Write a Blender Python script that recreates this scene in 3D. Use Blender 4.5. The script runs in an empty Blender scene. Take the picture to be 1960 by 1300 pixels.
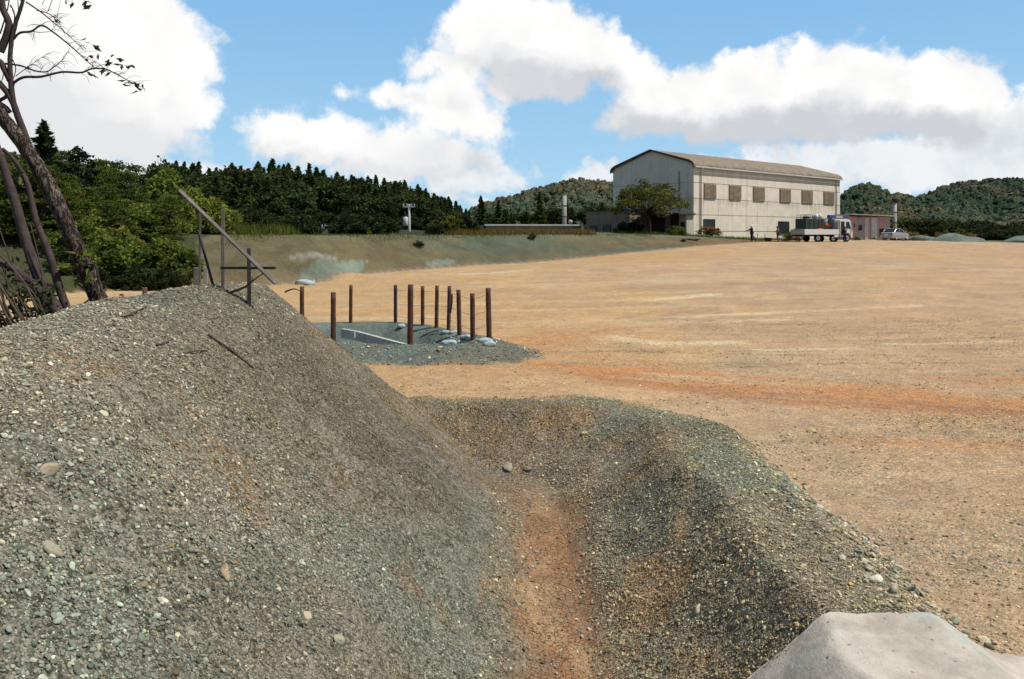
import bpy, math, random
import numpy as np
from mathutils import Vector, Matrix

R = math.radians
C = bpy.context.scene.collection
rng = np.random.default_rng(7)
random.seed(7)
F = 1525.0                       # focal length of the photograph in its pixels; eye level is z = 0

# ---------------------------------------------------------------- camera
cam = bpy.data.cameras.new("camera")
camo = bpy.data.objects.new("camera", cam)
C.objects.link(camo)
camo.location = (0, 0, 0)
camo.rotation_euler = (R(90), 0, 0)
cam.sensor_width = 36
cam.lens = 36 * F / 1960
cam.shift_y = -200 / 1960
cam.clip_start = 0.1
cam.clip_end = 9000
sc = bpy.context.scene
sc.camera = camo

# ---------------------------------------------------------------- light
SUN_EL, SUN_AZ = 60.0, 104.0     # azimuth clockwise from the view direction (+y)
sv = Vector((math.sin(R(SUN_AZ)) * math.cos(R(SUN_EL)), math.cos(R(SUN_AZ)) * math.cos(R(SUN_EL)), math.sin(R(SUN_EL))))
sun = bpy.data.lights.new("sun", 'SUN')
sun.energy = 5.0
sun.angle = R(1.5)
sun.color = (1.0, 0.94, 0.84)
suno = bpy.data.objects.new("sun", sun)
suno.rotation_euler = sv.to_track_quat('Z', 'Y').to_euler()
C.objects.link(suno)
sc.view_settings.view_transform = 'Standard'
sc.view_settings.look = 'None'
sc.view_settings.exposure = 0.0
sc.view_settings.gamma = 1.0
sc.view_settings.use_curve_mapping = False
sc.render.engine = 'CYCLES'
sc.cycles.max_bounces = 6
sc.cycles.transparent_max_bounces = 12

W = bpy.data.worlds.new("World")
sc.world = W
W.use_nodes = True
W.cycles.sampling_method = "MANUAL"
W.cycles.sample_map_resolution = 256
nt = W.node_tree
for n in list(nt.nodes):
    nt.nodes.remove(n)


class NG:
    """small helper for wiring shader nodes"""
    def __init__(s, t): s.t = t
    def n(s, kind, **kw):
        nd = s.t.nodes.new(kind)
        for k, v in kw.items():
            setattr(nd, k, v)
        return nd
    def put(s, sock, v):
        if v is None: return
        if hasattr(v, 'is_output') or isinstance(v, bpy.types.NodeSocket):
            s.t.links.new(v, sock)
        else:
            sock.default_value = v
    def math(s, op, a, b=None, c=None, clamp=False):
        nd = s.n('ShaderNodeMath', operation=op, use_clamp=clamp)
        s.put(nd.inputs[0], a); s.put(nd.inputs[1], b); s.put(nd.inputs[2], c)
        return nd.outputs[0]
    def vec(s, op, a, b=None, c=None):
        nd = s.n('ShaderNodeVectorMath', operation=op)
        s.put(nd.inputs[0], a); s.put(nd.inputs[1], b); s.put(nd.inputs[2], c)
        return nd.outputs['Value'] if op in ('LENGTH', 'DISTANCE', 'DOT_PRODUCT') else nd.outputs[0]
    def mix(s, f, a, b, blend='MIX'):
        nd = s.n('ShaderNodeMix', data_type='RGBA', blend_type=blend)
        s.put(nd.inputs[0], f); s.put(nd.inputs[6], a); s.put(nd.inputs[7], b)
        return nd.outputs[2]
    def ramp(s, x, lo, hi, a=0.0, b=1.0, smooth=True):
        nd = s.n('ShaderNodeMapRange', interpolation_type='SMOOTHSTEP' if smooth else 'LINEAR')
        s.put(nd.inputs[0], x)
        for i, v in enumerate((lo, hi, a, b)): s.put(nd.inputs[i + 1], v)
        return nd.outputs[0]
    def noise(s, vec, scale, detail=4, rough=0.5, dist=0.0):
        nd = s.n('ShaderNodeTexNoise')
        s.put(nd.inputs['Vector'], vec)
        nd.inputs['Scale'].default_value = scale; nd.inputs['Detail'].default_value = detail
        nd.inputs['Roughness'].default_value = rough; nd.inputs['Distortion'].default_value = dist
        return nd
    def voro(s, vec, scale, feature='F1'):
        nd = s.n('ShaderNodeTexVoronoi', feature=feature)
        s.put(nd.inputs['Vector'], vec)
        nd.inputs['Scale'].default_value = scale
        return nd


def ang(px, py):
    """azimuth and elevation of a sight line given in photograph pixels"""
    x, z = (px - 980) / F, (450 - py) / F
    return math.atan2(x, 1), math.atan2(z, math.hypot(x, 1))


def cloud_group(name, blobs):
    """a bank of cumulus: distance field of rounded heaps, in sky directions (azimuth, elevation)"""
    g = bpy.data.node_groups.new(name, 'ShaderNodeTree')
    g.interface.new_socket('P', in_out='INPUT', socket_type='NodeSocketVector')
    g.interface.new_socket('D', in_out='OUTPUT', socket_type='NodeSocketFloat')
    q = NG(g)
    gi = q.n('NodeGroupInput'); go = q.n('NodeGroupOutput')
    best = None
    for (px, py, rx, ry) in blobs:
        a, e = ang(px, py)
        sx, sy = F / rx * 1.0, F / ry * 1.0
        v = q.vec('MULTIPLY_ADD', gi.outputs[0], (sx, sy, 0), (-a * sx, -e * sy, 0))
        l = q.vec('LENGTH', v)
        # scaled by the heap's own size so that edges are equally crisp
        l = q.math('MULTIPLY_ADD', l, -min(rx, ry) / 100.0, min(rx, ry) / 100.0)
        best = l if best is None else q.math('SMOOTH_MAX', best, l, 0.16)
    g.links.new(best, go.inputs[0])
    return g


LAY_A = [(60, 90, 300, 150), (200, 190, 200, 110), (330, 110, 75, 85), (300, 30, 90, 50), (390, 215, 42, 50), (140, 250, 250, 55),
         (545, 243, 85, 38), (610, 272, 150, 52), (750, 286, 150, 52), (850, 300, 130, 52),
         (745, 190, 88, 30), (860, 205, 100, 66), (925, 245, 62, 52), (800, 130, 50, 38), (880, 125, 70, 50),
         (920, 62, 110, 62), (1010, 78, 170, 92), (1110, 100, 120, 78), (1190, 138, 92, 58), (1020, 158, 180, 40), (1250, 175, 90, 62),
         (1330, 178, 110, 66), (1440, 180, 120, 80), (1590, 170, 140, 92), (1700, 172, 120, 82), (1800, 190, 125, 96),
         (1260, 235, 150, 38), (1450, 245, 230, 40), (1680, 240, 210, 46), (1955, 170, 30, 28),
         (1600, 110, 45, 28), (1700, 112, 45, 26), (1780, 118, 55, 28), (630, 228, 40, 24)]
LAY_B = [(900, 345, 115, 38), (760, 318, 160, 34), (955, 318, 48, 28), (1035, 326, 22, 12), (1150, 330, 48, 26), (1130, 345, 60, 22),
         (1410, 325, 120, 36), (1560, 318, 180, 46), (1760, 312, 200, 56), (1930, 265, 110, 75), (1900, 340, 300, 50),
         (1120, 370, 160, 14), (900, 385, 260, 14), (450, 60, 30, 14), (200, 330, 330, 40), (470, 250, 60, 18), (1235, 300, 10, 8)]
GA, GB = cloud_group('cloud_bank_near', LAY_A), cloud_group('cloud_bank_far', LAY_B)
q = NG(nt)
tc = q.n('ShaderNodeTexCoord')
D3 = tc.outputs['Generated']
sep = q.n('ShaderNodeSeparateXYZ'); q.put(sep.inputs[0], D3)
azi = q.math('ARCTAN2', sep.outputs[0], sep.outputs[1])
hor = q.math('SQRT', q.math('ADD', q.math('MULTIPLY', sep.outputs[0], sep.outputs[0]), q.math('MULTIPLY', sep.outputs[1], sep.outputs[1])))
ele = q.math('ARCTAN2', sep.outputs[2], hor)
cmb = q.n('ShaderNodeCombineXYZ'); q.put(cmb.inputs[0], azi); q.put(cmb.inputs[1], ele)
P0 = cmb.outputs[0]


def sub5(col): return q.vec('SUBTRACT', col, (0.5, 0.5, 0.5))


n1 = q.noise(P0, 9, 3, 0.5); n2 = q.noise(P0, 34, 7, 0.62)
warp = q.vec('ADD', q.vec('MULTIPLY', sub5(n1.outputs['Color']), (0.05, 0.045, 0)), q.vec('MULTIPLY', sub5(n2.outputs['Color']), (0.038, 0.034, 0)))
P1 = q.vec('ADD', P0, warp)
# cauliflower heaps
vb = q.voro(q.vec('ADD', P0, q.vec('MULTIPLY', sub5(n2.outputs['Color']), (0.03, 0.03, 0))), 34, 'SMOOTH_F1')
puff = q.math('MULTIPLY_ADD', vb.outputs['Distance'], -0.42, 0.16)
fine = q.math('MULTIPLY', q.math('SUBTRACT', q.noise(P0, 85, 6, 0.6).outputs['Fac'], 0.5), 0.26)


def dens(group, pt):
    nd = q.n('ShaderNodeGroup'); nd.node_tree = group
    q.put(nd.inputs[0], pt)
    return nd.outputs[0]


dA = q.math('ADD', q.math('ADD', dens(GA, P1), puff), fine)
aA = q.ramp(dA, -0.05, 0.22)
upA = dens(GA, q.vec('ADD', P1, (0.012, 0.042, 0)))
dnA = dens(GA, q.vec('ADD', P1, (-0.004, -0.03, 0)))
# undersides: thick above, thin below
shA = q.ramp(q.math('SUBTRACT', upA, dnA), -0.12, 0.62)
bil = q.noise(P1, 16, 5, 0.55).outputs['Fac']
shA = q.math('ADD', shA, q.math('MULTIPLY', q.math('SUBTRACT', bil, 0.47), 1.0))
shA = q.math('ADD', shA, q.math('MULTIPLY', q.math('SUBTRACT', vb.outputs['Distance'], 0.35), 0.35), clamp=True)
shA = q.math('MULTIPLY', shA, q.ramp(azi, -0.30, 0.18, 0.55, 1.0))
dB = q.math('ADD', q.math('ADD', dens(GB, P1), puff), fine)
aB = q.ramp(dB, -0.02, 0.2)
shB = q.ramp(bil, 0.38, 0.75)
# the rest of the sky, seen only by the ground: scattered cumulus
nb = q.noise(D3, 3.2, 6, 0.6).outputs['Fac']
aC = q.math('MULTIPLY', q.ramp(nb, 0.5, 0.6), q.ramp(q.math('ABSOLUTE', azi), 0.75, 1.0))
aC2 = q.math('MULTIPLY', q.ramp(nb, 0.5, 0.6), q.ramp(ele, 0.40, 0.55))
aC = q.math('MAXIMUM', aC, aC2)

sky = q.n('ShaderNodeTexSky', sky_type='NISHITA')
sky.sun_disc = False
sky.sun_elevation = R(SUN_EL)
sky.sun_rotation = R(SUN_AZ)
sky.air_density = 1.0; sky.dust_density = 0.3; sky.ozone_density = 1.0
SKYGAIN = q.mix(1.0, sky.outputs[0], (1.62, 1.66, 1.42, 1), 'MULTIPLY')
# paler towards the horizon, as the thin veil between the clouds is
veil = q.ramp(ele, 0.0, 0.34, 0.95, 0.0)
veilc = q.mix(veil, (2.25, 4.9, 8.3, 1), (3.9, 6.6, 8.9, 1))
base = q.mix(0.92, SKYGAIN, veilc)
base = q.mix(q.ramp(ele, 0.33, 0.75), base, (0.75, 1.55, 3.0, 1))  # unseen sky overhead and behind darkened to weaken the fill light
base = q.mix(q.math('MULTIPLY', q.ramp(q.math('ABSOLUTE', azi), 0.75, 1.2), 0.75), base, (1.1, 1.9, 3.1, 1))
colB = q.mix(shB, (9.3, 9.35, 9.4, 1), (7.2, 7.4, 7.7, 1))
colA = q.mix(shA, (10.2, 10.1, 10.0, 1), (6.3, 6.5, 6.9, 1))
s1 = q.mix(q.math('MULTIPLY', aC, .45), base, (7.5, 7.5, 7.6, 1))
s2 = q.mix(q.math('MULTIPLY', aB, 0.9), s1, colB)
s3 = q.mix(aA, s2, colA)
bg = q.n('ShaderNodeBackground'); q.put(bg.inputs[0], s3); bg.inputs[1].default_value = 0.10
wo = q.n('ShaderNodeOutputWorld')
nt.links.new(bg.outputs[0], wo.inputs[0])

# ---------------------------------------------------------------- helpers
def lin(r, g, b):
    f = lambda c: ((c / 255 + 0.055) / 1.055) ** 2.4 if c > 10 else c / 255 / 12.92
    return (f(r), f(g), f(b), 1.0)


def P(px, py, D):
    return Vector(((px - 980) / F * D, D, (450 - py) / F * D))


def tag(o, label=None, cat=None, group=None, kind=None):
    if label: o['label'] = label
    if cat: o['category'] = cat
    if group: o['group'] = group
    if kind: o['kind'] = kind
    return o


def empty(name, loc=(0, 0, 0), rz=0.0):
    o = bpy.data.objects.new(name, None)
    C.objects.link(o)
    o.location = loc
    o.rotation_euler = (0, 0, rz)
    o.empty_display_size = 0.1
    return o


def link_mesh(name, me, mat, parent=None):
    o = bpy.data.objects.new(name, me)
    if mat is not None and not me.materials: me.materials.append(mat)
    C.objects.link(o)
    if parent is not None: o.parent = parent
    return o


def copy_tree(o, parent=None):
    c = o.copy()
    C.objects.link(c)
    if parent is not None:
        c.parent = parent
    for ch in list(o.children):
        copy_tree(ch, c)
    return c


def np_mesh(name, V, Fq, col=None, smooth=False, nper=None, attrs=None):
    """mesh from arrays; Fq is (n, k) with k = 3 or 4; col per vertex (n, 3)"""
    me = bpy.data.meshes.new(name)
    V = np.ascontiguousarray(V, np.float32); Fq = np.ascontiguousarray(Fq, np.int32)
    k = Fq.shape[1]
    me.vertices.add(len(V)); me.loops.add(Fq.size); me.polygons.add(len(Fq))
    me.vertices.foreach_set('co', V.ravel())
    me.loops.foreach_set('vertex_index', Fq.ravel())
    me.polygons.foreach_set('loop_start', np.arange(0, Fq.size, k, dtype=np.int32))
    me.polygons.foreach_set('use_smooth', np.full(len(Fq), smooth))
    me.update(calc_edges=True)
    if col is not None:
        a = me.color_attributes.new('Col', 'FLOAT_COLOR', 'POINT')
        a.data.foreach_set('color', np.hstack([col, np.ones((len(col), 1))]).astype(np.float32).ravel())
    for nm, arr in (attrs or {}).items():
        a = me.attributes.new(nm, 'FLOAT', 'POINT')
        a.data.foreach_set('value', np.ascontiguousarray(arr, np.float32))
    return me


class MB:
    """collects simple shapes into one mesh"""
    def __init__(s): s.v = []; s.f = []
    def add(s, vs, fs, M=None):
        k = len(s.v)
        s.v += [tuple(M @ Vector(p)) if M is not None else tuple(p) for p in vs]
        s.f += [tuple(i + k for i in f) for f in fs]
        return s
    def box(s, x0, x1, y0, y1, z0, z1, M=None):
        vs = [(x0, y0, z0), (x1, y0, z0), (x1, y1, z0), (x0, y1, z0), (x0, y0, z1), (x1, y0, z1), (x1, y1, z1), (x0, y1, z1)]
        return s.add(vs, [(3, 2, 1, 0), (4, 5, 6, 7), (0, 1, 5, 4), (1, 2, 6, 5), (2, 3, 7, 6), (3, 0, 4, 7)], M)
    def prism(s, prof, a0, a1, axis='y', M=None):
        """extrude a closed outline; axis y: outline in (x, z); axis x: outline in (y, z)"""
        n = len(prof)
        if axis == 'y': vs = [(p[0], a0, p[1]) for p in prof] + [(p[0], a1, p[1]) for p in prof]
        elif axis == 'x': vs = [(a0, p[0], p[1]) for p in prof] + [(a1, p[0], p[1]) for p in prof]
        else: vs = [(p[0], p[1], a0) for p in prof] + [(p[0], p[1], a1) for p in prof]
        fs = [tuple(range(n))[::-1], tuple(range(n, 2 * n))] + [(i, (i + 1) % n, n + (i + 1) % n, n + i) for i in range(n)]
        return s.add(vs, fs, M)
    def tube(s, pts, rad, n=8, cap=True, jit=0.0):
        pts = [Vector(p) for p in pts]
        if not hasattr(rad, '__len__'): rad = [rad] * len(pts)
        k = len(s.v)
        up = Vector((0.13, 0.31, 0.94))
        prev = None
        for i, p in enumerate(pts):
            t = (pts[min(i + 1, len(pts) - 1)] - pts[max(i - 1, 0)]).normalized()
            if prev is None:
                a = t.cross(up)
                if a.length < 0.1: a = t.cross(Vector((1, 0, 0)))
            else:
                a = prev - t * prev.dot(t)
            a.normalize(); prev = a
            b = t.cross(a)
            for j in range(n):
                th = 2 * math.pi * j / n
                r = rad[i] * (1 + jit * random.uniform(-1, 1))
                s.v.append(tuple(p + a * math.cos(th) * r + b * math.sin(th) * r))
        for i in range(len(pts) - 1):
            for j in range(n):
                s.f.append((k + i * n + j, k + i * n + (j + 1) % n, k + (i + 1) * n + (j + 1) % n, k + (i + 1) * n + j))
        if cap:
            s.f.append(tuple(k + j for j in range(n))[::-1])
            s.f.append(tuple(k + (len(pts) - 1) * n + j for j in range(n)))
        return s
    def ellipsoid(s, c, r, nu=12, nv=8, M=None):
        vs = []
        for i in range(nv + 1):
            ph = math.pi * i / nv
            for j in range(nu):
                th = 2 * math.pi * j / nu
                vs.append((c[0] + r[0] * math.sin(ph) * math.cos(th), c[1] + r[1] * math.sin(ph) * math.sin(th), c[2] + r[2] * math.cos(ph)))
        fs = [(i * nu + j, (i + 1) * nu + j, (i + 1) * nu + (j + 1) % nu, i * nu + (j + 1) % nu) for i in range(nv) for j in range(nu)]
        return s.add(vs, fs, M)
    def build(s, name, mat, parent=None, smooth=False, bevel=0.0, loc=None, seg=2):
        me = bpy.data.meshes.new(name)
        me.from_pydata(s.v, [], s.f)
        me.materials.append(mat)
        if smooth: me.polygons.foreach_set('use_smooth', [True] * len(me.polygons))
        me.update()
        o = bpy.data.objects.new(name, me)
        C.objects.link(o)
        if parent is not None: o.parent = parent
        if loc is not None: o.location = loc
        if bevel:
            m = o.modifiers.new('bevel', 'BEVEL'); m.width = bevel; m.segments = seg; m.limit_method = 'ANGLE'; m.angle_limit = R(40)
        return o


def catmull(pts, n=5):
    pts = [Vector(p) for p in pts]
    out = []
    for i in range(len(pts) - 1):
        p0, p1, p2, p3 = pts[max(i - 1, 0)], pts[i], pts[i + 1], pts[min(i + 2, len(pts) - 1)]
        for k in range(n):
            t = k / n
            out.append(0.5 * ((2 * p1) + (p2 - p0) * t + (2 * p0 - 5 * p1 + 4 * p2 - p3) * t * t + (3 * p1 - p0 - 3 * p2 + p3) * t ** 3))
    out.append(pts[-1])
    return out


# noise on arrays
def _h(ix, iy, seed):
    h = (ix.astype(np.int64) * 374761393 + iy.astype(np.int64) * 668265263 + seed * 1442695041) & 0xffffffff
    h = ((h ^ (h >> 13)) * 1274126177) & 0xffffffff
    h = h ^ (h >> 16)
    return (h & 0xffffff) / float(0xffffff)


def vnoise(x, y, seed=0):
    ix, iy = np.floor(x), np.floor(y)
    fx, fy = x - ix, y - iy
    fx = fx * fx * fx * (fx * (fx * 6 - 15) + 10); fy = fy * fy * fy * (fy * (fy * 6 - 15) + 10)
    ix = ix.astype(np.int64); iy = iy.astype(np.int64)
    a, b, c, d = _h(ix, iy, seed), _h(ix + 1, iy, seed), _h(ix, iy + 1, seed), _h(ix + 1, iy + 1, seed)
    return (a + (b - a) * fx) * (1 - fy) + (c + (d - c) * fx) * fy


def fbm(x, y, seed=0, o=4, g=0.5):
    """about -1 .. 1"""
    s = 0; a = 1.0; t = 0
    ca, sa = math.cos(0.6), math.sin(0.6)
    for i in range(o):
        s = s + a * (vnoise(x, y, seed + i * 17) * 2 - 1); t += a
        a *= g; x, y = (x * ca - y * sa) * 2.03 + 11.3, (x * sa + y * ca) * 2.03 + 5.7
    return s / t * 1.5


def sst(x, a, b):
    t = np.clip((x - a) / (b - a), 0, 1)
    return t * t * (3 - 2 * t)


def smin(a, b, k):
    h = np.clip(0.5 + 0.5 * (b - a) / k, 0, 1)
    return b * (1 - h) + a * h - k * h * (1 - h)


def smax(a, b, k): return -smin(-a, -b, k)


def mixv(a, b, t): return a * (1 - t[..., None]) + np.asarray(b) * t[..., None]


def pdist(x, y, pts):
    """distance to a polyline"""
    best = np.full(np.shape(x), 1e9)
    for (x0, y0), (x1, y1) in zip(pts[:-1], pts[1:]):
        dx, dy = x1 - x0, y1 - y0
        t = np.clip(((x - x0) * dx + (y - y0) * dy) / (dx * dx + dy * dy + 1e-12), 0, 1)
        best = np.minimum(best, np.hypot(x - x0 - t * dx, y - y0 - t * dy))
    return best


def inside(x, y, pts):
    c = np.zeros(np.shape(x), bool)
    n = len(pts)
    for i in range(n):
        (x0, y0), (x1, y1) = pts[i], pts[(i + 1) % n]
        if y0 == y1: continue
        c ^= ((y0 > y) != (y1 > y)) & (x < (x1 - x0) * (y - y0) / (y1 - y0) + x0)
    return c


def xy(px, D): return ((px - 980) / F * D, D)


# ---------------------------------------------------------------- the lie of the land
def zof(py, D): return (450 - py) / F * D


LOT = []
for px, D in ((1900, 4), (2600, 4), (2300, 9), (980, 9), (200, 8), (1960, 12), (980, 16), (400, 15), (-300, 12), (1500, 16), (2600, 16)):
    LOT.append((*xy(px, D), -2.62))
for px, py, D in ((-400, 575, 30), (100, 572, 30), (330, 571, 30), (600, 541, 41), (700, 525, 45), (800, 517, 49), (1050, 500, 60), (1300, 475, 75), (1450, 463.5, 84),
                  (1570, 463, 88), (1200, 566, 31), (1300, 503, 50), (1600, 488, 60), (1900, 491, 60), (2500, 495, 60), (1700, 461, 96), (1960, 466, 82), (2500, 480, 90)):
    LOT.append((*xy(px, D), zof(py, D)))
for px, D, z in ((1800, 122, -1.7), (2500, 130, -3), (1400, 110, -.6), (1000, 110, -1), (200, 80, -2), (-400, 80, -2.2)):
    LOT.append((*xy(px, D), z))
_L = np.array(LOT); _LX = _L[:, :2] / 50.0; _LZ = _L[:, 2]


def _tps_k(r2): return np.where(r2 > 1e-12, r2 * np.log(r2 + 1e-12), 0.0)


_n = len(_LX)
_A = np.zeros((_n + 3, _n + 3))
_A[:_n, :_n] = _tps_k(((_LX[:, None] - _LX[None]) ** 2).sum(-1)) + np.eye(_n) * 0.002
_A[:_n, _n] = 1; _A[:_n, _n + 1:] = _LX; _A[_n, :_n] = 1; _A[_n + 1:, :_n] = _LX.T
_Wt = np.linalg.solve(_A, np.concatenate([_LZ, [0, 0, 0]]))


def lot_z(x, y):
    X, Y = x / 50.0, np.minimum(y, 135) / 50.0
    z = _Wt[_n] + _Wt[_n + 1] * X + _Wt[_n + 2] * Y
    for i in range(_n):
        z = z + _Wt[i] * _tps_k((X - _LX[i, 0]) ** 2 + (Y - _LX[i, 1]) ** 2)
    return np.clip(z, -3.2, 0.3)


CEN = [(0.4, -3), (0.4, 9.3), (0.28, 10.0), (-0.10, 10.62), (-0.8, 10.95), (-2.2, 11.1), (-4.5, 11.4), (-9, 12.2), (-14, 13)]


def ditch_dist(x, y):
    """distance from the ditch's middle line, the berm coming closer where the ditch turns left"""
    far = sst(y, 9.3, 11.2)
    return pdist(x, y, CEN) * (1 + 0.42 * sst(1.2 - x, 0, 1.6) * far)
RIM = [xy(620, 17.0), xy(784, 16.9), xy(900, 17.0), xy(955, 17.35), xy(930, 17.9), xy(890, 18.6), xy(862, 19.2), xy(835, 19.8), xy(809, 20.3), xy(757, 20.9), xy(671, 20.9), xy(590, 20.7), xy(520, 19.9), xy(520, 17.8)]
FU = np.array([-2400, -400, 100, 250, 480, 600, 700, 800, 1050, 1300, 1450, 1600, 1900, 4000]); FU = (FU - 980) / F
FD = np.array([30, 31, 33, 35, 38, 41, 45, 49, 60, 75, 84, 92, 100, 120.])
TU = (np.array([-2400, 0, 330, 400, 1150, 1250, 1330, 1430, 1500, 1600, 4000]) - 980) / F
TZ = np.array([0.6, 0.4, 0.1, 0.0, 0.0, -0.08, -0.22, -0.55, -0.66, -0.7, -0.8])


def hill_amp(u):
    px = u * F + 980
    return np.interp(px, [-2000, 0, 250, 500, 700, 850, 960, 1150, 1400, 2200, 4000], [9, 8.5, 6, 5, 4, 1.6, 0.6, 1.2, 0, 0, 0])


def height(x, y, fine=True):
    x = np.asarray(x, float); y = np.asarray(y, float)
    u = x / np.maximum(y, 0.3)
    lot = lot_z(x, y)
    # ditch and the berm along it
    dd = ditch_dist(x, y)
    side = (x - 0.4) > -0.2
    far = sst(y, 9.3, 11.4)
    fl = -3.5 + 0.2 * sst(y, 6, 10.5) + 0.3 * sst(-x, 1.5, 6)
    sl = 0.84 - 0.24 * far
    wn = fbm(x * 1.3, y * 1.3, 5, 3) * 0.10
    # a shoulder half way along: the flank bulges towards the ditch
    bendw = 0.30 * np.exp(-(((x - 0.1) / 0.9) ** 2 + ((y - 10.7) / 0.8) ** 2))
    qd_ = np.maximum(dd + wn - 0.24 - 0.10 * far - bendw, 0)
    carve = fl + qd_ * (sl - .36 + 0.9 * bendw) + .26 * qd_ ** 2 * (1 - .3 * far)
    crest_h = (0.20 - 0.16 * sst(y, 10, 12)) * (1 - 0.5 * sst(-x, 0, 3)) * (sst(x, -6, 0) * 0.8 + 0.2)
    dr = dd + wn * 0.8
    bermz = lot + crest_h * (1 - sst(dr, 2.15 + 0.25 * far, 2.72 + 0.35 * far))
    H = smin(bermz, carve, 0.12)
    # the tall gravel bank on the left
    zc = -0.87 + 0.029 * y + 0.03 * fbm(x * 1.1, y * 1.1, 9, 3)
    wob = fbm(x * 0.7 + 3, y * 0.7, 21, 3) * 0.09
    face = -3.47 + 0.2 * sst(y, 6, 10.5) + 0.885 * (0.06 - 0.50 * sst(y, 7.5, 10.4) - x + wob) * (0.90 + 0.10 * sst(-x, 0, 1.4))
    nose = zc - 1.9 * (y - (10.50 - 0.24 * (x + 2) + 0.05 * fbm(x * 1.5, y * 0, 91, 2))) 
    xb = np.interp(y, [0, 4, 6, 8, 9.3, 10.3, 12], [-4.0, -3.9, -4.0, -4.25, -3.9, -3.5, -3.2])
    back = zc + 0.75 * (x - xb)
    hump = 0.10 * np.exp(-(((x + 3.0) / .40) ** 2 + ((y - 10.1) / .5) ** 2))
    M = smin(smin(smin(face, zc + hump, 0.42 - 0.28 * sst(y, 8.6, 9.8)), nose + 0.1, 0.12), back, 0.25)
    H = smax(H, M, 0.26 - 0.16 * sst(y, 9.0, 10.2))
    # ring-shaped rim of the fenced pit
    dr = pdist(x, y, RIM + RIM[:1])
    ins = inside(x, y, RIM)
    rim = 0.29 * np.exp(-(dr / 0.62) ** 2)
    H = np.where(ins, lot - 0.30 * sst(dr, 0.3, 1.2) + rim, np.maximum(H, lot + rim) * 1.0) * (y > 14.5) + H * (y <= 14.5)
    # long sprayed slope in the distance
    yf = np.interp(u, FU, FD) + 0.35 * fbm(u * 9, y * 0, 3, 2)
    tz = np.interp(u, TU, TZ)
    w = np.interp(u, [-1.6, -0.5, -0.2, 0.2, 0.35], [7, 7, 6.5, 8, 8])
    t = (y - yf) / w
    H = np.where(t > 0, np.maximum(lot, lot + (tz - lot) * np.clip(t, 0, 1) ** 0.9), H)
    H = H + .10 * fbm(x * .45, y * .5, 81, 4) * (t > 0) * (t < 1.05) * np.clip(t * 4, 0, 1) * (1 - sst(t, .8, 1.05))
    # small dark heap at the slope's foot
    hx, hy = xy(640, 43)
    H = H + 0.35 * np.exp(-(((x - hx) / 2.2) ** 2 + ((y - hy) / 0.8) ** 2))
    # distant land
    H = H + hill_amp(u) * sst(y, 62, 170) + np.where(y > 100, -1.5 * sst(y, 105, 135) * sst(u, 0.40, 0.46), 0)
    if fine:
        near = 1 / (1 + (y / 14.0) ** 2)
        grav = 1 - sst(dd, 2.4, 2.9) * sst(x, 0, 0.5)
        H = H + near * (0.018 * fbm(x * 3, y * 3, 41, 3) + 0.010 * fbm(x * 13, y * 13, 43, 3) * (0.4 + 0.6 * grav))
        H = H + 0.012 * fbm(x * 2.2, y * 1.6, 79, 4) * sst(y, 10, 14) * (1 - sst(y, 40, 70))
        H = H + 0.03 * fbm(x * 0.35, y * 0.35, 77, 3) * sst(y, 12, 25)
    return H


def normal_at(x, y, e=0.03):
    hx = (height(x + e, y, False) - height(x - e, y, False)) / (2 * e)
    hy = (height(x, y + e, False) - height(x, y - e, False)) / (2 * e)
    n = np.stack([-hx, -hy, np.ones_like(hx)], -1)
    return n / np.linalg.norm(n, axis=-1, keepdims=True)


def hz(x, y): return float(height(np.array([x]), np.array([y]))[0])


# rows and columns of the ground sheet
ys = [0.8]
while ys[-1] < 2600:
    yy = ys[-1]
    ys.append(yy * (1.0065 if yy < 22 else 1.013 if yy < 140 else 1.035))
ys = np.array(ys)
us = np.concatenate([np.linspace(-1.5, -0.78, 90, endpoint=False), np.linspace(-0.78, 0.78, 600, endpoint=False), np.linspace(0.78, 1.5, 91)])
Y, U = np.meshgrid(ys, us, indexing='ij')
X = U * Y
Z = height(X, Y)
px_, D_ = U * F + 980, Y
dd = ditch_dist(X, Y)

# real surface colours (linear)
c = lambda r, g, b: np.array([r, g, b])
tan = c(.475, .285, .122)
grey_tan = c(.435, .305, .190)
Col = np.broadcast_to(tan, X.shape + (3,)).copy()
n_a = fbm(X * 0.10, Y * 0.05, 101, 4); n_b = fbm(X * 0.5, Y * 0.35, 102, 4); n_c = fbm(X * 2.2, Y * 1.8, 103, 4)
Col = mixv(Col, grey_tan, np.clip(0.25 + 0.55 * sst(U, -0.05, 0.45) + 0.45 * n_a, 0, 1))
Col = mixv(Col, c(.530, .325, .125), np.clip(0.55 * sst(n_b + 0.5 * n_a - 0.3 * U, 0.15, 0.8) + .25 * (1 - sst(U, -.1, .2)) * sst(Y, 20, 40), 0, .8))
Col = Col * (.90 + .12 * fbm(X * .8, Y * .5, 171, 5) + .07 * fbm(X * 3.5, Y * 2.5, 173, 4))[..., None]
# streaks left by wheels and the roller, running across the lot
ang_s = 0.20
sx = X * math.cos(ang_s) + Y * math.sin(ang_s); sy = -X * math.sin(ang_s) + Y * math.cos(ang_s)
st1 = fbm(sx * 0.16, sy * 2.6, 111, 4); st2 = fbm(sx * 0.10 + 9, sy * 1.1, 112, 4)
Col = Col * (1 + 0.10 * st1 + 0.07 * n_c)[..., None]
Col = mixv(Col, c(.52, .395, .235), 0.45 * sst(st2, 0.25, 0.75) * sst(Y, 14, 20) * (1 - sst(Y, 40, 60)))
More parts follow.
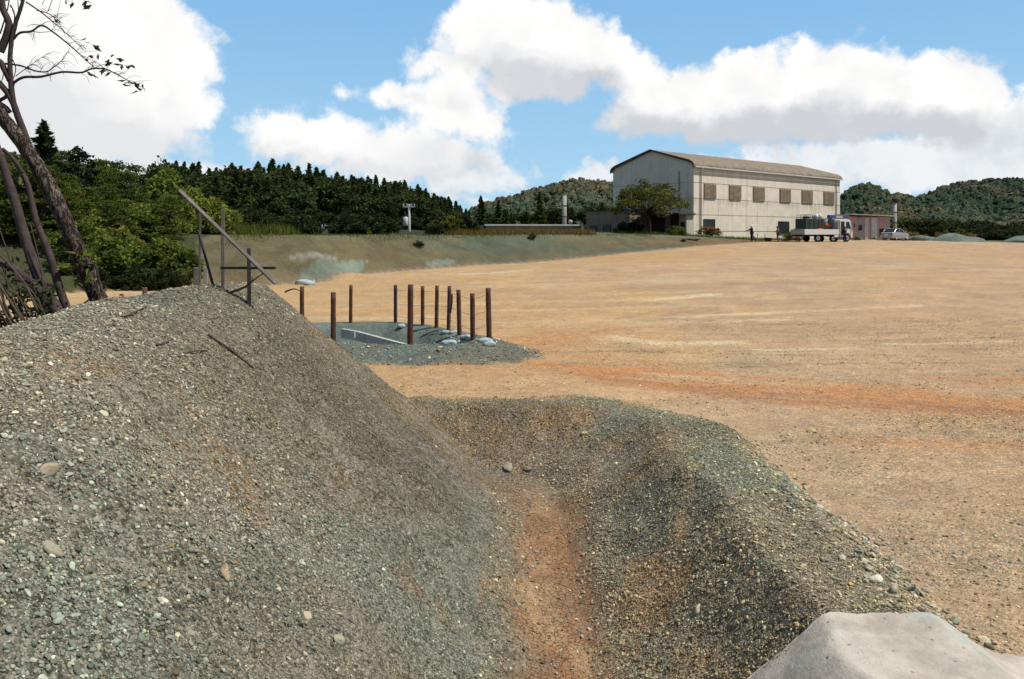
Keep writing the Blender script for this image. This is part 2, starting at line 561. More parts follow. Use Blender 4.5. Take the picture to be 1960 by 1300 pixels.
# orange clay showing along the vehicle track
def band(pts, wd, seed, sl=(0.9, 5.0)):
    d = pdist(X, Y, pts)
    a = math.atan2(pts[-1][1] - pts[0][1], pts[-1][0] - pts[0][0])
    tx = X * math.cos(a) + Y * math.sin(a); ty = -X * math.sin(a) + Y * math.cos(a)
    nn = fbm(tx * 0.40, ty * 1.9, seed, 5)
    return np.exp(-(d / wd) ** 2) * np.clip(0.55 + 1.0 * nn, 0, 1)
orange = c(.46, .195, .060); rust = c(.34, .140, .050)
Col = mixv(Col, orange, np.clip(1.1 * band([xy(840, 17.2), xy(1100, 16.0), xy(1300, 14.4), xy(1560, 13.2), xy(1960, 12.4), xy(2300, 12)], 1.15, 121), 0, .92))
Col = mixv(Col, rust, np.clip(1.35 * band([xy(1150, 14.8), xy(1400, 13.2), xy(1700, 12.4), xy(2200, 11.3)], 0.45, 123), 0, .85))
Col = mixv(Col, orange, np.clip(0.9 * band([xy(1600, 10.0), xy(2000, 9.8), xy(2400, 9.6)], 0.30, 125), 0, .9))
Col = mixv(Col, orange, np.clip(1.3 * band([xy(1780, 14.6), xy(2100, 14.3)], 0.22, 127), 0, .9))
Col = mixv(Col, orange, np.clip(1.1 * band([xy(1640, 13.9), xy(1900, 13.8)], 0.12, 128), 0, .9))
Col = mixv(Col, orange, np.clip(0.9 * band([xy(900, 18), xy(1080, 20), xy(1180, 21)], 0.9, 129), 0, .75))
Col = mixv(Col, c(.47, .25, .09), np.clip(0.9 * band([xy(1200, 58), xy(1450, 66), xy(1600, 60)], 1.6, 131), 0, .7))
cream = c(.66, .52, .33)
for k, (pts, wd) in enumerate([([xy(1180, 19.6), xy(1290, 19.0), xy(1400, 19.3)], .30), ([xy(1180, 20.2), xy(1260, 19.0)], .25), ([xy(1280, 24), xy(1560, 26), xy(1760, 27)], .22),
                               ([xy(1200, 22.5), xy(1500, 23.6)], .16), ([xy(1200, 29), xy(1360, 31)], .4), ([xy(1450, 18), xy(1640, 18.2)], .14), ([xy(1700, 18.9), xy(1960, 19.2)], .12), ([xy(900, 44), xy(1010, 46)], .5)]):
    Col = mixv(Col, cream, np.clip(1.0 * band(pts, wd, 141 + k), 0, .65))
for k, (pts, wd) in enumerate([([xy(1160, 14.6), xy(1400, 13.3), xy(1900, 12.0)], .05), ([xy(1180, 15.2), xy(1420, 13.8), xy(1900, 12.6)], .06), ([xy(1000, 25), xy(1500, 23)], .06), ([xy(1150, 34), xy(1600, 36)], .10),
                               ([xy(1000, 17.6), xy(1300, 16.2), xy(1700, 17)], .05), ([xy(1100, 21), xy(1600, 20.4)], .05)]):
    Col = mixv(Col, c(.24, .15, .075), np.clip(0.8 * band(pts, wd, 161 + k), 0, .6))
for k in range(9):
    y0 = 13.2 + 1.9 * k + 0.8 * math.sin(k * 2.3); bend = 1.5 * math.sin(k * 1.7)
    cl_ = [(-6 + 0.0 * k, y0 + bend), (0, y0 + .4 * bend), (6, y0), (14, y0 - .5 * bend), (26, y0 + 1.2 * bend)]
    for off in (0, 1.7):
        tr_ = [(p[0], p[1] + off) for p in cl_]
        d_ = pdist(X, Y, tr_)
        wv_ = np.exp(-((d_ + .05 * fbm(X * .8, Y * .8, 700 + k, 3)) / .11) ** 2) * sst(fbm(X * .22 + k, Y * .22, 705 + k, 3), -.25, .35)
        Col = Col * (1 - .20 * wv_ * (np.sin(X * 40 + Y * 9) * .25 + .75))[..., None]
        Z = Z - .012 * wv_
        Z = Z + .010 * np.exp(-((d_ - .16) / .05) ** 2) * (d_ < .4) * (Y > 13)
peb = 0.30 + 0.25 * sst(n_c + n_b, -0.4, 0.6) + 0.25 * sst(X, 1, 5) * (1 - sst(Y, 8, 16))

# gravel bank, berm and ditch walls
g_nat = 0.5 + 0.5 * fbm(X * 0.9, Y * 0.9, 201, 4)
g_n2 = fbm(X * 0.45 + 8, Y * 0.6, 202, 4); g_n3 = fbm(X * 1.6 + 2, Y * 1.1 + 6, 203, 4)
grav = np.broadcast_to(c(.135, .115, .072), X.shape + (3,)).copy()
grav = mixv(grav, c(.078, .100, .080), 0.65 * sst(g_n2, 0.0, 0.55))
grav = mixv(grav, c(.23, .125, .048), 0.65 * sst(g_n3, 0.30, 0.75))
grav = mixv(grav, c(.065, .052, .034), 0.6 * sst(-g_n3 + 0.3 * g_n2, 0.3, 0.8))
# teal binder sprayed over the crests
crest_b = np.exp(-((dd - 1.95) / 0.45) ** 2) * (X > -1.2)
grav = mixv(grav, c(.070, .098, .090), np.clip(crest_b * (0.45 + 0.6 * g_n2) + 0.25 * np.exp(-(((X + 2.8) / .9) ** 2 + ((Y - 10.2) / .8) ** 2)), 0, .8))
grav = mixv(grav, c(.30, .17, .08), 0.75 * (X > -0.3) * sst(fbm(X * 2.2, Y * 1.3, 231, 4) + 0.3 * g_n3, 0.0, 0.6) * np.exp(-((dd - 1.0) / 0.6) ** 2))
grav = grav * (1 + .28 * (X > -.2) * np.exp(-((dd - 1.2) / .9) ** 2))[..., None]
grav = mixv(grav, c(.20, .105, .045), 0.9 * np.exp(-(((X + 4.15) / .55) ** 2 + ((Y - 8.25) / .45) ** 2)) * (0.6 + g_n3))
grav = mixv(grav, c(.27, .135, .055), np.clip(1.5 * np.exp(-((np.abs(X + .3) / 1.4) ** 4 + ((Y - 11.75) / .50) ** 2)) * (0.7 + g_n3), 0, .85))
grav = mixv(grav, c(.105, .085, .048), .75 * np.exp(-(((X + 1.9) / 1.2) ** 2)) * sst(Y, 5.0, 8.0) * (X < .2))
grav = mixv(grav, c(.235, .185, .165), 0.7 * np.exp(-(((X - .1) / .7) ** 2 + ((Y - 11.35) / .22) ** 2)) * sst(g_nat, .3, .7))
grav = mixv(grav, c(.20, .175, .135), 0.6 * (X > 0.4) * np.exp(-((dd - 1.1) / .55) ** 2) * sst(fbm((X + Y * .7) * 1.1, (Y - X) * .25, 241, 3), -.1, .4) * sst(Y, 7.5, 9))
grav = mixv(grav, c(.060, .062, .055), 0.8 * np.exp(-(((X + .2) / .7) ** 2 + ((Y - 10.75) / .28) ** 2)))
mound = sst(-X, -0.15, 0.35) * (Y < 12.3)
isgr_d = 1 - sst(dd + 0.25 * fbm(X * 1.5, Y * 1.5, 211, 4), 2.05, 2.60)
isgr = np.clip(np.maximum(isgr_d * (Y < 14.6), mound * (1 - sst(Y, 11.6, 12.2)) * sst(Z, -2.62, -2.5)), 0, 1)
rimd = pdist(X, Y, RIM + RIM[:1]); rins = inside(X, Y, RIM)
isrim = np.where(rins, 1.0, 1 - sst(rimd + 0.15 * fbm(X * 1.5, Y * 1.5, 213, 3), 0.75, 1.15)) * (Y > 14.6) * (Y < 24)
rimc = mixv(np.broadcast_to(c(.100, .102, .078), X.shape + (3,)), c(.080, .115, .105), sst(g_n2, -0.2, 0.5))
rimc = mixv(rimc, c(.15, .20, .185), 0.6 * rins * sst(g_n3, -.1, .5))
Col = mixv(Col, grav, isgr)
Col = Col * (1 - isrim[..., None]) + rimc * isrim[..., None]
# clay bed of the ditch
bed = (1 - sst(dd + 0.20 * fbm(X * 2.5, Y * 2.0, 221, 4), 0.18, 0.66)) * (Y < 10.9) * (0.85 + .15 * g_n3)
bedc = mixv(np.broadcast_to(c(.27, .140, .070), X.shape + (3,)), c(.37, .225, .115), sst(fbm(X * 3, Y * 2, 223, 3), -.1, .6))
bedc = mixv(bedc, c(.20, .16, .11), 0.8 * sst(Y, 9.6, 10.6))
Col = mixv(Col, np.zeros(3), np.clip(bed, 0, 1)) + bedc * np.clip(bed, 0, 1)[..., None]
peb = peb * (1 - isgr) + 1.0 * isgr
peb = peb * (1 - isrim) + 0.45 * isrim
peb = peb * (1 - 0.85 * np.clip(bed, 0, 1))
crack = np.clip(bed, 0, 1)

# sprayed slope
yfv = np.interp(U, FU, FD) + 0.35 * fbm(U * 9, Y * 0, 3, 2)
wv = np.interp(U, [-1.6, -0.5, -0.2, 0.2, 0.35], [7, 7, 6.5, 8, 8])
tb = (Y - yfv) / wv
b_n = fbm(X * 0.22, (Y - yfv) * 0.35, 301, 5); b_n2 = fbm(X * 0.09 + 4, (Y - yfv) * 0.2, 302, 4); b_n3 = fbm(X * 1.2, (Y - yfv) * 1.2, 303, 4)
bk = np.broadcast_to(c(.150, .128, .062), X.shape + (3,)).copy()
bk = mixv(bk, c(.085, .118, .082), 0.75 * sst(b_n2 + 0.5 * b_n, 0.0, 0.5))
bk = mixv(bk, c(.20, .135, .068), 0.7 * sst(b_n - 0.9 * (tb - 0.45) + 0.3 * sst(U, -.3, .1), 0.35, 0.9))
bk = mixv(bk, c(.25, .13, .055), 0.75 * sst(b_n2 * -1 + 0.4 * b_n, 0.25, 0.6) * sst(px_, 600, 900) * (1 - sst(tb, 0.3, 0.7)))
tealp = sst(1.1 - ((px_ - 640) / 75) ** 2 - ((tb - 0.13) / 0.17) ** 2 + 0.45 * b_n3, 0.25, 0.5)
tealp = np.maximum(tealp, sst(1 - ((px_ - 845) / 38) ** 2 - ((tb - 0.12) / 0.14) ** 2 + 0.5 * b_n3, 0.35, 0.6))
bk = mixv(bk, c(.22, .30, .24), 0.75 * tealp)
pale = sst(1 - ((px_ - 600) / 60) ** 2 - ((tb - 0.40) / 0.16) ** 2 + 0.6 * b_n3, 0.45, 0.9)
bk = mixv(bk, c(.36, .36, .32), 0.6 * pale)
bk = bk * .66 * (1 + .26 * fbm(X * 1.2, Y * 1.2, 331, 5) + .15 * fbm(X * .35, Y * .6, 333, 3))[..., None]
bk = mixv(bk, c(.10, .13, .10), 0.7 * sst(tb, 0.80, 0.97) * (px_ > 1050))
isb = sst(tb, -0.04, 0.01) * (1 - sst(px_, 1440, 1500))
bk = mixv(bk, c(.035, .042, .012), sst(-(px_ - 345 - 55 * tb + 14 * b_n3), 0, 14))
Col = mixv(Col, np.zeros(3), isb) + bk * isb[..., None]
# damp strip of dark gravel along the foot
foot = np.exp(-((Y - yfv + 0.25) / 0.5) ** 2) * (px_ < 1540) * (px_ > 480)
Col = mixv(Col, c(.20, .155, .115), 0.6 * foot)
# plateau: rough grass and soil
pl = sst(tb, 1.0, 1.12)
pl = np.where(px_ > 1440, sst(Y, 101, 108), pl)
gr = mixv(np.broadcast_to(c(.060, .075, .022), X.shape + (3,)), c(.16, .13, .06), sst(fbm(X * 0.3, Y * 0.3, 311, 4), 0, 0.6))
gr = mixv(gr, c(.018, .024, .009), sst(Y - yfv, 7, 12) * (px_ < 905) * (px_ > 395))
gr = mixv(gr, c(.025, .032, .010), 1.0 * (px_ <= 395))
Col = mixv(Col, np.zeros(3), pl) + gr * pl[..., None]
peb = peb * (1 - isb) + 0.18 * isb
hl = Col * 0
Col = np.clip(Col, 0.01, 0.9)

# ---------------------------------------------------------------- materials
def mat(name, col=(.5, .5, .5, 1), rough=0.8, metal=0.0, build=None, spec=0.3):
    m = bpy.data.materials.new(name)
    m.use_nodes = True
    b = m.node_tree.nodes['Principled BSDF']
    b.inputs['Base Color'].default_value = col if len(col) == 4 else (*col, 1)
    b.inputs['Roughness'].default_value = rough
    b.inputs['Metallic'].default_value = metal
    b.inputs['Specular IOR Level'].default_value = spec
    g = NG(m.node_tree)
    if build: build(g, b)
    return m


def bump(g, b, h, strength, dist):
    bp = g.n('ShaderNodeBump')
    bp.inputs['Strength'].default_value = strength
    bp.inputs['Distance'].default_value = dist
    g.put(bp.inputs['Height'], h)
    g.t.links.new(bp.outputs[0], b.inputs['Normal'])


def worn(col, var=0.25, scale=3.0, rough=0.8, bs=0.15, metal=0.0, streak=0.0, name='worn'):
    """a plain surface with uneven tone, fine grain and, if wanted, vertical run-off streaks"""
    def f(g, b):
        tcn = g.n('ShaderNodeTexCoord').outputs['Object']
        n = g.noise(tcn, scale, 6, 0.6).outputs['Fac']
        k = g.ramp(n, 0.3, 0.7, 1 - var, 1 + var * 0.5)
        if streak:
            mp = g.vec('MULTIPLY', tcn, (2.2, 2.2, 0.10))
            s2 = g.noise(mp, 1.0, 5, 0.7).outputs['Fac']
            k = g.math('MULTIPLY', k, g.ramp(s2, 0.35, 0.7, 1.0, 1 - streak))
        cc = g.vec('SCALE', col[:3]); cc.node.inputs[0].default_value = col[:3]
        g.t.links.new(k, cc.node.inputs['Scale'])
        g.t.links.new(cc, b.inputs['Base Color'])
        bump(g, b, g.noise(tcn, scale * 12, 3).outputs['Fac'], bs, 0.01)
    return mat(name, col, rough, metal, f)


def ground_mat(g, b):
    col = g.n('ShaderNodeVertexColor', layer_name='Col').outputs[0]
    pebble = g.n('ShaderNodeAttribute', attribute_name='peb').outputs['Fac']
    crk = g.n('ShaderNodeAttribute', attribute_name='crack').outputs['Fac']
    pos = g.n('ShaderNodeNewGeometry').outputs['Position']
    # packed pebbles at three sizes, each stone with its own tone
    out = col
    hts = None
    dn = g.noise(pos, 30, 2).outputs['Color']
    wpos = g.vec('ADD', pos, g.vec('MULTIPLY', g.vec('SUBTRACT', dn, (0.5, 0.5, 0.5)), (0.012, 0.012, 0.012)))
    for i, (scale, amt, hh) in enumerate(((26, 0.55, 1.0), (58, 0.8, 0.55), (7.5, 0.30, 0.0))):
        v = g.voro(wpos, scale)
        sx = g.n('ShaderNodeSeparateColor'); g.put(sx.inputs[0], v.outputs['Color'])
        rnd, rnd2 = sx.outputs[0], sx.outputs[1]
        edge = g.ramp(v.outputs['Distance'], 0.35, 0.75, 1.0, 0.0)
        tone = g.math('MULTIPLY_ADD', g.math('POWER', rnd, 2.2), 1.7, 0.45)
        if hh == 0.0: tone = g.math('MULTIPLY_ADD', rnd, 0.4, 0.8); edge = 1.0
        tone = g.math('MULTIPLY', tone, g.math('MULTIPLY_ADD', edge, 0.45, 0.62)) if hh else tone
        f = g.math('MULTIPLY', pebble, amt, clamp=True)
        sc_ = g.n('ShaderNodeVectorMath', operation='SCALE'); g.put(sc_.inputs[0], out); g.t.links.new(tone, sc_.inputs['Scale'])
        # some stones grey, some cream
        c2 = g.mix(g.math('MULTIPLY', g.ramp(rnd2, 0.62, 0.8), 0.55), sc_.outputs[0], (.36, .33, .27, 1))
        out = g.mix(f, out, c2)
        if hh:
            h = g.math('MULTIPLY', g.math('MULTIPLY', edge, hh), g.math('MULTIPLY_ADD', rnd, .8, .3))
            hts = h if hts is None else g.math('ADD', hts, h)
    n = g.noise(pos, 5.0, 8, 0.7).outputs['Fac']
    k = g.ramp(n, 0.3, 0.7, 0.86, 1.13)
    n2 = g.noise(pos, 140, 3, 0.6).outputs['Fac']
    k = g.math('MULTIPLY', k, g.ramp(n2, 0.3, 0.7, 0.85, 1.15))
    sc2 = g.n('ShaderNodeVectorMath', operation='SCALE'); g.put(sc2.inputs[0], out); g.t.links.new(k, sc2.inputs['Scale'])
    out = sc2.outputs[0]
    # drying cracks in the clay bed
    vd = g.voro(g.vec('ADD', pos, g.vec('MULTIPLY', g.vec('SUBTRACT', g.noise(pos, 9, 3).outputs['Color'], (0.5, 0.5, 0.5)), (0.05, 0.05, 0))), 19, 'DISTANCE_TO_EDGE')
    cr = g.math('MULTIPLY', g.ramp(vd.outputs['Distance'], 0.0, 0.06, 1.0, 0.0), g.math('MULTIPLY', crk, g.ramp(g.noise(pos, 3, 3).outputs['Fac'], .35, .55)))
    out = g.mix(g.math('MULTIPLY', cr, 0.75), out, (.06, .035, .018, 1))
    g.t.links.new(out, b.inputs['Base Color'])
    hh = g.math('MULTIPLY', hts, pebble)
    hh = g.math('ADD', hh, g.math('MULTIPLY', n2, 0.35))
    hh = g.math('SUBTRACT', hh, g.math('MULTIPLY', cr, 1.5))
    bump(g, b, hh, 0.8, 0.012)


M_GROUND = mat('ground_gravel', rough=0.95, build=ground_mat, spec=0.15)

# cut the sheet into its named pieces
nr, nc = X.shape
idx = np.arange(nr * nc).reshape(nr, nc)
quads = np.stack([idx[:-1, :-1], idx[:-1, 1:], idx[1:, 1:], idx[1:, :-1]], -1).reshape(-1, 4)
q1 = lambda a: a[:-1, :-1].reshape(-1)
cls = np.zeros(len(quads), int)
yy, xx, zz, ddq = q1(Y), q1(X), q1(Z), q1(dd)
cls[(q1(isgr) > 0.5) & (xx > -0.2)] = 2
cls[(q1(isgr) > 0.5) & (xx > -1.6) & (yy > 11.4)] = 2
cls[(q1(isgr) > 0.5) & (cls != 2)] = 1
cls[(ddq < 0.45) & (yy < 10.9)] = 3
cls[(q1(isrim) > 0.5)] = 4
cls[(q1(tb) > 0) & (q1(px_) < 1470)] = 5
cls[(q1(pl) > 0.5)] = 6
names = ['ground', 'embankment', 'berm', 'ditch', 'pit_rim', 'slope', 'terrain']
VV = np.stack([X, Y, Z], -1).reshape(-1, 3); CC = Col.reshape(-1, 3)
for k, nm in enumerate(names):
    fq = quads[cls == k]
    u_, inv = np.unique(fq, return_inverse=True)
    me = np_mesh(nm, VV[u_], inv.reshape(-1, 4), CC[u_], True, attrs={'peb': peb.reshape(-1)[u_], 'crack': crack.reshape(-1)[u_]})
    o = link_mesh(nm, me, M_GROUND)
    tag(o, kind='structure')
gm = MB().box(-6000, 6000, -300, 8000, -12, -8).build('lowland', worn((.05, .06, .025), name='lowland_soil'))
tag(gm, kind='structure')

# ---------------------------------------------------------------- loose gravel: real stones
import bmesh


def rock_proto(seed, sub):
    bm = bmesh.new()
    bmesh.ops.create_icosphere(bm, subdivisions=sub, radius=1)
    r = np.random.default_rng(seed)
    v = np.array([x.co[:] for x in bm.verts]); f = np.array([[q.index for q in p.verts] for p in bm.faces])
    bm.free()
    # worn, slightly angular: cut by a few random planes
    for k in range(9):
        n = r.normal(size=3); n /= np.linalg.norm(n)
        dlim = r.uniform(0.50, 0.88)
        d = v @ n
        over = np.maximum(d - dlim, 0)
        v = v - over[:, None] * n * 0.9
    v *= 1 + r.uniform(-.05, .05, (len(v), 1))
    v *= np.array([1.0, r.uniform(.62, .9), r.uniform(.40, .65)])
    return v, f


PROTO1 = [rock_proto(500 + i, 1) for i in range(14)]
PROTO2 = [rock_proto(600 + i, 2) for i in range(10)]
PAL = np.array([[.50, .49, .43], [.42, .41, .36], [.34, .35, .31], [.28, .29, .25], [.25, .29, .25], [.46, .42, .33], [.40, .33, .23], [.20, .19, .16], [.60, .58, .52], [.36, .24, .13], [.30, .33, .29]])
PALW = np.array([.14, .18, .16, .13, .10, .10, .07, .05, .04, .015, .06]); PALW = PALW / PALW.sum()
PALT = np.array([[.50, .40, .30], [.44, .34, .25], [.56, .48, .38], [.38, .28, .19], [.33, .27, .22], [.62, .55, .46]])


def tint(x, y):
    """blue green and brown parts of the spoil"""
    t = sst(fbm(x * 0.45 + 8, y * 0.6, 202, 4) + .25 * fbm(x * 1.7, y * 1.7, 461, 3), -.25, .45)
    w = np.exp(-((np.abs(x + .3) / 1.4) ** 4 + ((y - 11.75) / .50) ** 2))[:, None] * .8
    w = np.maximum(w, (.55 * (x > .4) * sst(fbm(x * 2.2, y * 1.3, 231, 4), 0.0, .5) * np.exp(-((ditch_dist(x, y) - 1.0) / .6) ** 2))[:, None])
    ob = (.8 * np.exp(-(((x + 1.9) / 1.2) ** 2)) * sst(y, 5.0, 8.0) * (x < .2))[:, None]
    return np.array([.66, .58, .42]) * ob * (1 - w) + (1 - ob) * (1 - w) * 0 + np.array([.80, .56, .36]) * w + (1 - ob) * (1 - w) * (np.array([.76, .72, .62]) * (1 - t[:, None]) + np.array([.62, .69, .62]) * t[:, None])


def shade_and_damp(x, y):
    """shade put into the stone colour high on the far flank, plus wetter patches"""
    d1 = np.exp(-(((x + 2.0) / 1.3) ** 2 + ((y - 8.8) / 2.4) ** 2))  # flank darkened in the stone colour itself, as shade
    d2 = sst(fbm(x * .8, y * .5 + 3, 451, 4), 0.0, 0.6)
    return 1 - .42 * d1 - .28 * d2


def stones(name, xs, ys_, size, pal, pw, seed, big=0.022, label=None, sink=0.25):
    r = np.random.default_rng(seed)
    z = height(xs, ys_); nrm = normal_at(xs, ys_)
    n = len(xs)
    # frame: normal tilted at random, then a spin
    a = r.normal(size=(n, 3)) * 0.30
    N = nrm + a; N /= np.linalg.norm(N, axis=1, keepdims=True)
    T = r.normal(size=(n, 3)); T -= (T * N).sum(1)[:, None] * N; T /= np.linalg.norm(T, axis=1, keepdims=True)
    B = np.cross(N, T)
    ci = r.choice(len(pal), n, p=pw)
    col = pal[ci] * tint(xs, ys_) * (np.exp(r.normal(size=(n, 1)) * .34) - .05) * shade_and_damp(xs, ys_)[:, None]
    pos = np.stack([xs, ys_, z], -1) + nrm * (size * (0.5 - sink))[:, None] * 0.6
    Vs, Fs, Cs = [], [], []; off = 0
    isbig = size > big
    for protos, sel in ((PROTO1, ~isbig), (PROTO2, isbig)):
        which = r.integers(0, len(protos), n)
        for k, (pv, pf) in enumerate(protos):
            m = np.where(sel & (which == k))[0]
            if len(m) == 0: continue
            s = size[m] * 0.5
            el = r.uniform(0.85, 1.25, (len(m), 1))
            W_ = (pv[None, :, 0:1] * (T[m] * s[:, None] * el)[:, None, :] + pv[None, :, 1:2] * (B[m] * s[:, None])[:, None, :] + pv[None, :, 2:3] * (N[m] * s[:, None])[:, None, :]) + pos[m][:, None, :]
            Vs.append(W_.reshape(-1, 3)); Cs.append(np.repeat(col[m], len(pv), 0))
            Fs.append((pf[None] + (np.arange(len(m)) * len(pv))[:, None, None]).reshape(-1, 3) + off)
            off += len(m) * len(pv)
    me = np_mesh(name, np.concatenate(Vs), np.concatenate(Fs), np.concatenate(Cs), False)
    o = link_mesh(name, me, M_STONE)
    tag(o, label, 'gravel', kind='stuff')
    return o


def stone_mat(g, b):
    col = g.n('ShaderNodeVertexColor', layer_name='Col').outputs[0]
    pos = g.n('ShaderNodeNewGeometry').outputs['Position']
    n = g.noise(pos, 90, 4, 0.65).outputs['Fac']
    k = g.ramp(n, 0.3, 0.7, 0.78, 1.15)
    s_ = g.n('ShaderNodeVectorMath', operation='SCALE'); g.put(s_.inputs[0], col); g.t.links.new(k, s_.inputs['Scale'])
    g.t.links.new(s_.outputs[0], b.inputs['Base Color'])


M_STONE = mat('loose_stone', rough=0.85, build=stone_mat, spec=0.25)


def scatter(n, x0, x1, y0, y1, keep, seed):
    r = np.random.default_rng(seed)
    x = r.uniform(x0, x1, n)
    # even over the surface but thinned with distance, where single stones fall below sight
    y = r.uniform(y0, y1, n)
    u = np.abs(x / y)
    k = (u < 0.74) & (r.uniform(0, 1, n) < keep(x, y, r))
    return x[k], y[k], r


def sizes(r, n, lo=.010, hi=.075, p=2.6):
    t = r.uniform(0, 1, n)
    return (lo ** -p + t * (hi ** -p - lo ** -p)) ** (-1 / p)


def k_bank(x, y, r):
    d = ditch_dist(x, y)
    z = height(x, y, False)
    cl = 0.75 + 0.45 * fbm(x * 1.4, y * 1.4, 401, 3)
    return np.where((x < 0.1) & (y < 11.2) & (z > -3.3) & (x > -4.6), cl * np.clip(7.5 / y, .55, 1.0), 0)


x, y, r = scatter(420000, -4.8, 0.2, 2.2, 11.2, k_bank, 11)
sz = sizes(r, len(x), .0105, .056, 2.8) * (1 - 0.35 * sst(x + .25 * (y - 6), -2.6, -.6)) * (0.95 + 0.25 * fbm(x * 1.1, y * 1.1, 402, 3))
stones('bank_gravel', x, y, sz, PAL, PALW, 12, label='grey green and cream stones covering the tall gravel bank on the left')


def k_berm(x, y, r):
    d = ditch_dist(x, y)
    cl = 0.75 + 0.4 * fbm(x * 1.6, y * 1.2, 403, 3)
    cl = cl * (1 - .75 * np.exp(-(((x + .2) / .7) ** 2 + ((y - 10.75) / .28) ** 2)))
    return np.where((x > -1.9) & (d > 0.42) & (d < 2.55) & (y < 14) & ((x > 0.35) | (y > 10.4)) & ~((y < 4.95) & (x > 1.25)), cl * np.clip(8 / y, .5, 1.0), 0)


x, y, r = scatter(380000, -1.9, 3.6, 3.0, 13.6, k_berm, 13)
sz = sizes(r, len(x), .0105, .048, 3.0)
pw = PALW.copy(); pw[[7, 3, 2]] *= 1.8; pw[[9, 6]] *= 2; pw /= pw.sum()
stones('berm_gravel', x, y, sz, PAL * np.array([1.20, 1.10, .93]), pw, 14, label='small dark grey and tan stones on the right berm and the ditch walls')


def k_lot(x, y, r):
    d = ditch_dist(x, y)
    cl = 0.35 + 0.8 * fbm(x * 0.7, y * 0.9, 405, 4) + 0.25 * sst(x, 1, 4)
    return np.where((d > 2.5) & (x > -2) & (pdist(x, y, RIM + RIM[:1]) > 0.2) & ~inside(x, y, RIM), cl * np.clip((7.5 / y) ** 1.3, 0, 1), 0)


x, y, r = scatter(420000, -2, 16, 4.0, 24, k_lot, 15)
sz = sizes(r, len(x), .011, .055, 3.0)
stones('lot_gravel', x, y, sz, PALT, np.ones(6) / 6, 16, label='pale pinkish tan stones strewn on the near part of the lot', sink=0.35)


def k_edge(x, y, r):
    d = ditch_dist(x, y)
    return np.where((np.abs(d - 2.35) < 0.30) & (x > 1.2) & (y > 4.95), 0.8 * np.exp(-((y - 6.0) / 2.2) ** 2), 0)


x, y, r = scatter(5200, 1.2, 3.6, 4.9, 12, k_edge, 17)
stones('edge_gravel', x, y, sizes(r, len(x), .030, .10, 2.0), PAL[[0, 1, 2, 4, 5, 8]], np.ones(6) / 6, 18, label='coarser rounded stones heaped along the outer edge of the berm')


def k_rim(x, y, r):
    return np.where((pdist(x, y, RIM + RIM[:1]) < 1.0) & (y < 18.5), 0.9, 0)


x, y, r = scatter(7000, -6, 1, 15.6, 20, k_rim, 19)
stones('rim_gravel', x, y, sizes(r, len(x), .022, .10, 2.6), PAL, PALW, 20, label='scattered grey stones on the low rim round the fenced pit')

x, y, r = scatter(26000, -0.25, 1.1, 4.6, 10.8, lambda x, y, r: 0.22 + 0.8 * (np.abs(x - .4) / .5) ** 2, 21)
stones('bed_gravel', x, y, sizes(r, len(x), .010, .05, 2.6), PALT * 0.85, np.ones(6) / 6, 22, label='few small stones lying on the orange clay bed of the ditch')

# single rocks that stand out
ROCKS = [(430, 1103, 3.8, .10, (.30, .27, .20), 'flat brownish rock in the middle of the gravel bank'),
         (95, 905, 4.1, .11, (.30, .29, .25), 'long pale rock at the left edge of the gravel bank'),
         (102, 1062, 3.75, .10, (.26, .27, .25), 'rounded grey rock low on the left of the gravel bank'),
         (590, 1182, 4.4, .07, (.40, .38, .33), 'round cream rock near the foot of the gravel bank'),
         (648, 1228, 4.3, .075, (.27, .31, .28), 'greenish grey rock at the foot of the gravel bank'),
         (972, 898, 10.9, .16, (.25, .26, .24), 'larger grey rock where the ditch bends'),
         (1010, 903, 10.8, .12, (.22, .25, .23), 'second grey green rock where the ditch bends, right of the larger one'),
         (1118, 832, 9.6, .09, (.45, .42, .34), 'small tan rock high on the inner side of the berm'),
         (1335, 1172, 5.2, .075, (.38, .39, .37), 'white pebble on the inner side of the berm left of the concrete'),
         (1553, 828, 10.6, .11, (.45, .36, .22), 'lone tan rock on the lot right of the berm'),
         (1712, 1132, 5.7, .10, (.30, .32, .30), 'smooth grey rock on the berm edge above the concrete')]
for i, (px, py, D, s, cc, lb) in enumerate(ROCKS):
    # find where the sight line meets the ground
    best = None
    for dv in np.linspace(D * 0.6, D * 1.6, 260):
        p = P(px, py, dv)
        if p.z < hz(p.x, p.y):
            best = p; break
    p = best or P(px, py, D)
    pv, pf = rock_proto(900 + i, 3)
    r = np.random.default_rng(i)
    pv = pv * np.array([1.15, .9, 1]) * (1 + 0.16 * fbm(pv[:, 0] * 2 + i, pv[:, 1] * 3 + pv[:, 2] * 2, i, 3))[:, None]
    me = np_mesh('rock', pv * s * 0.6, pf, np.tile(np.array(cc) * np.array([1.15, 1.0, .80]), (len(pv), 1)), True)
    o = link_mesh('rock', me, M_STONE)
    o.location = (p.x, p.y, hz(p.x, p.y) + s * 0.10)
    nn = normal_at(np.array([p.x]), np.array([p.y]))[0]
    o.rotation_euler = Vector(nn).to_track_quat('Z', 'Y').to_euler()
    o.rotation_euler.rotate_axis('Z', r.uniform(0, 6))
    tag(o, lb, 'rock')

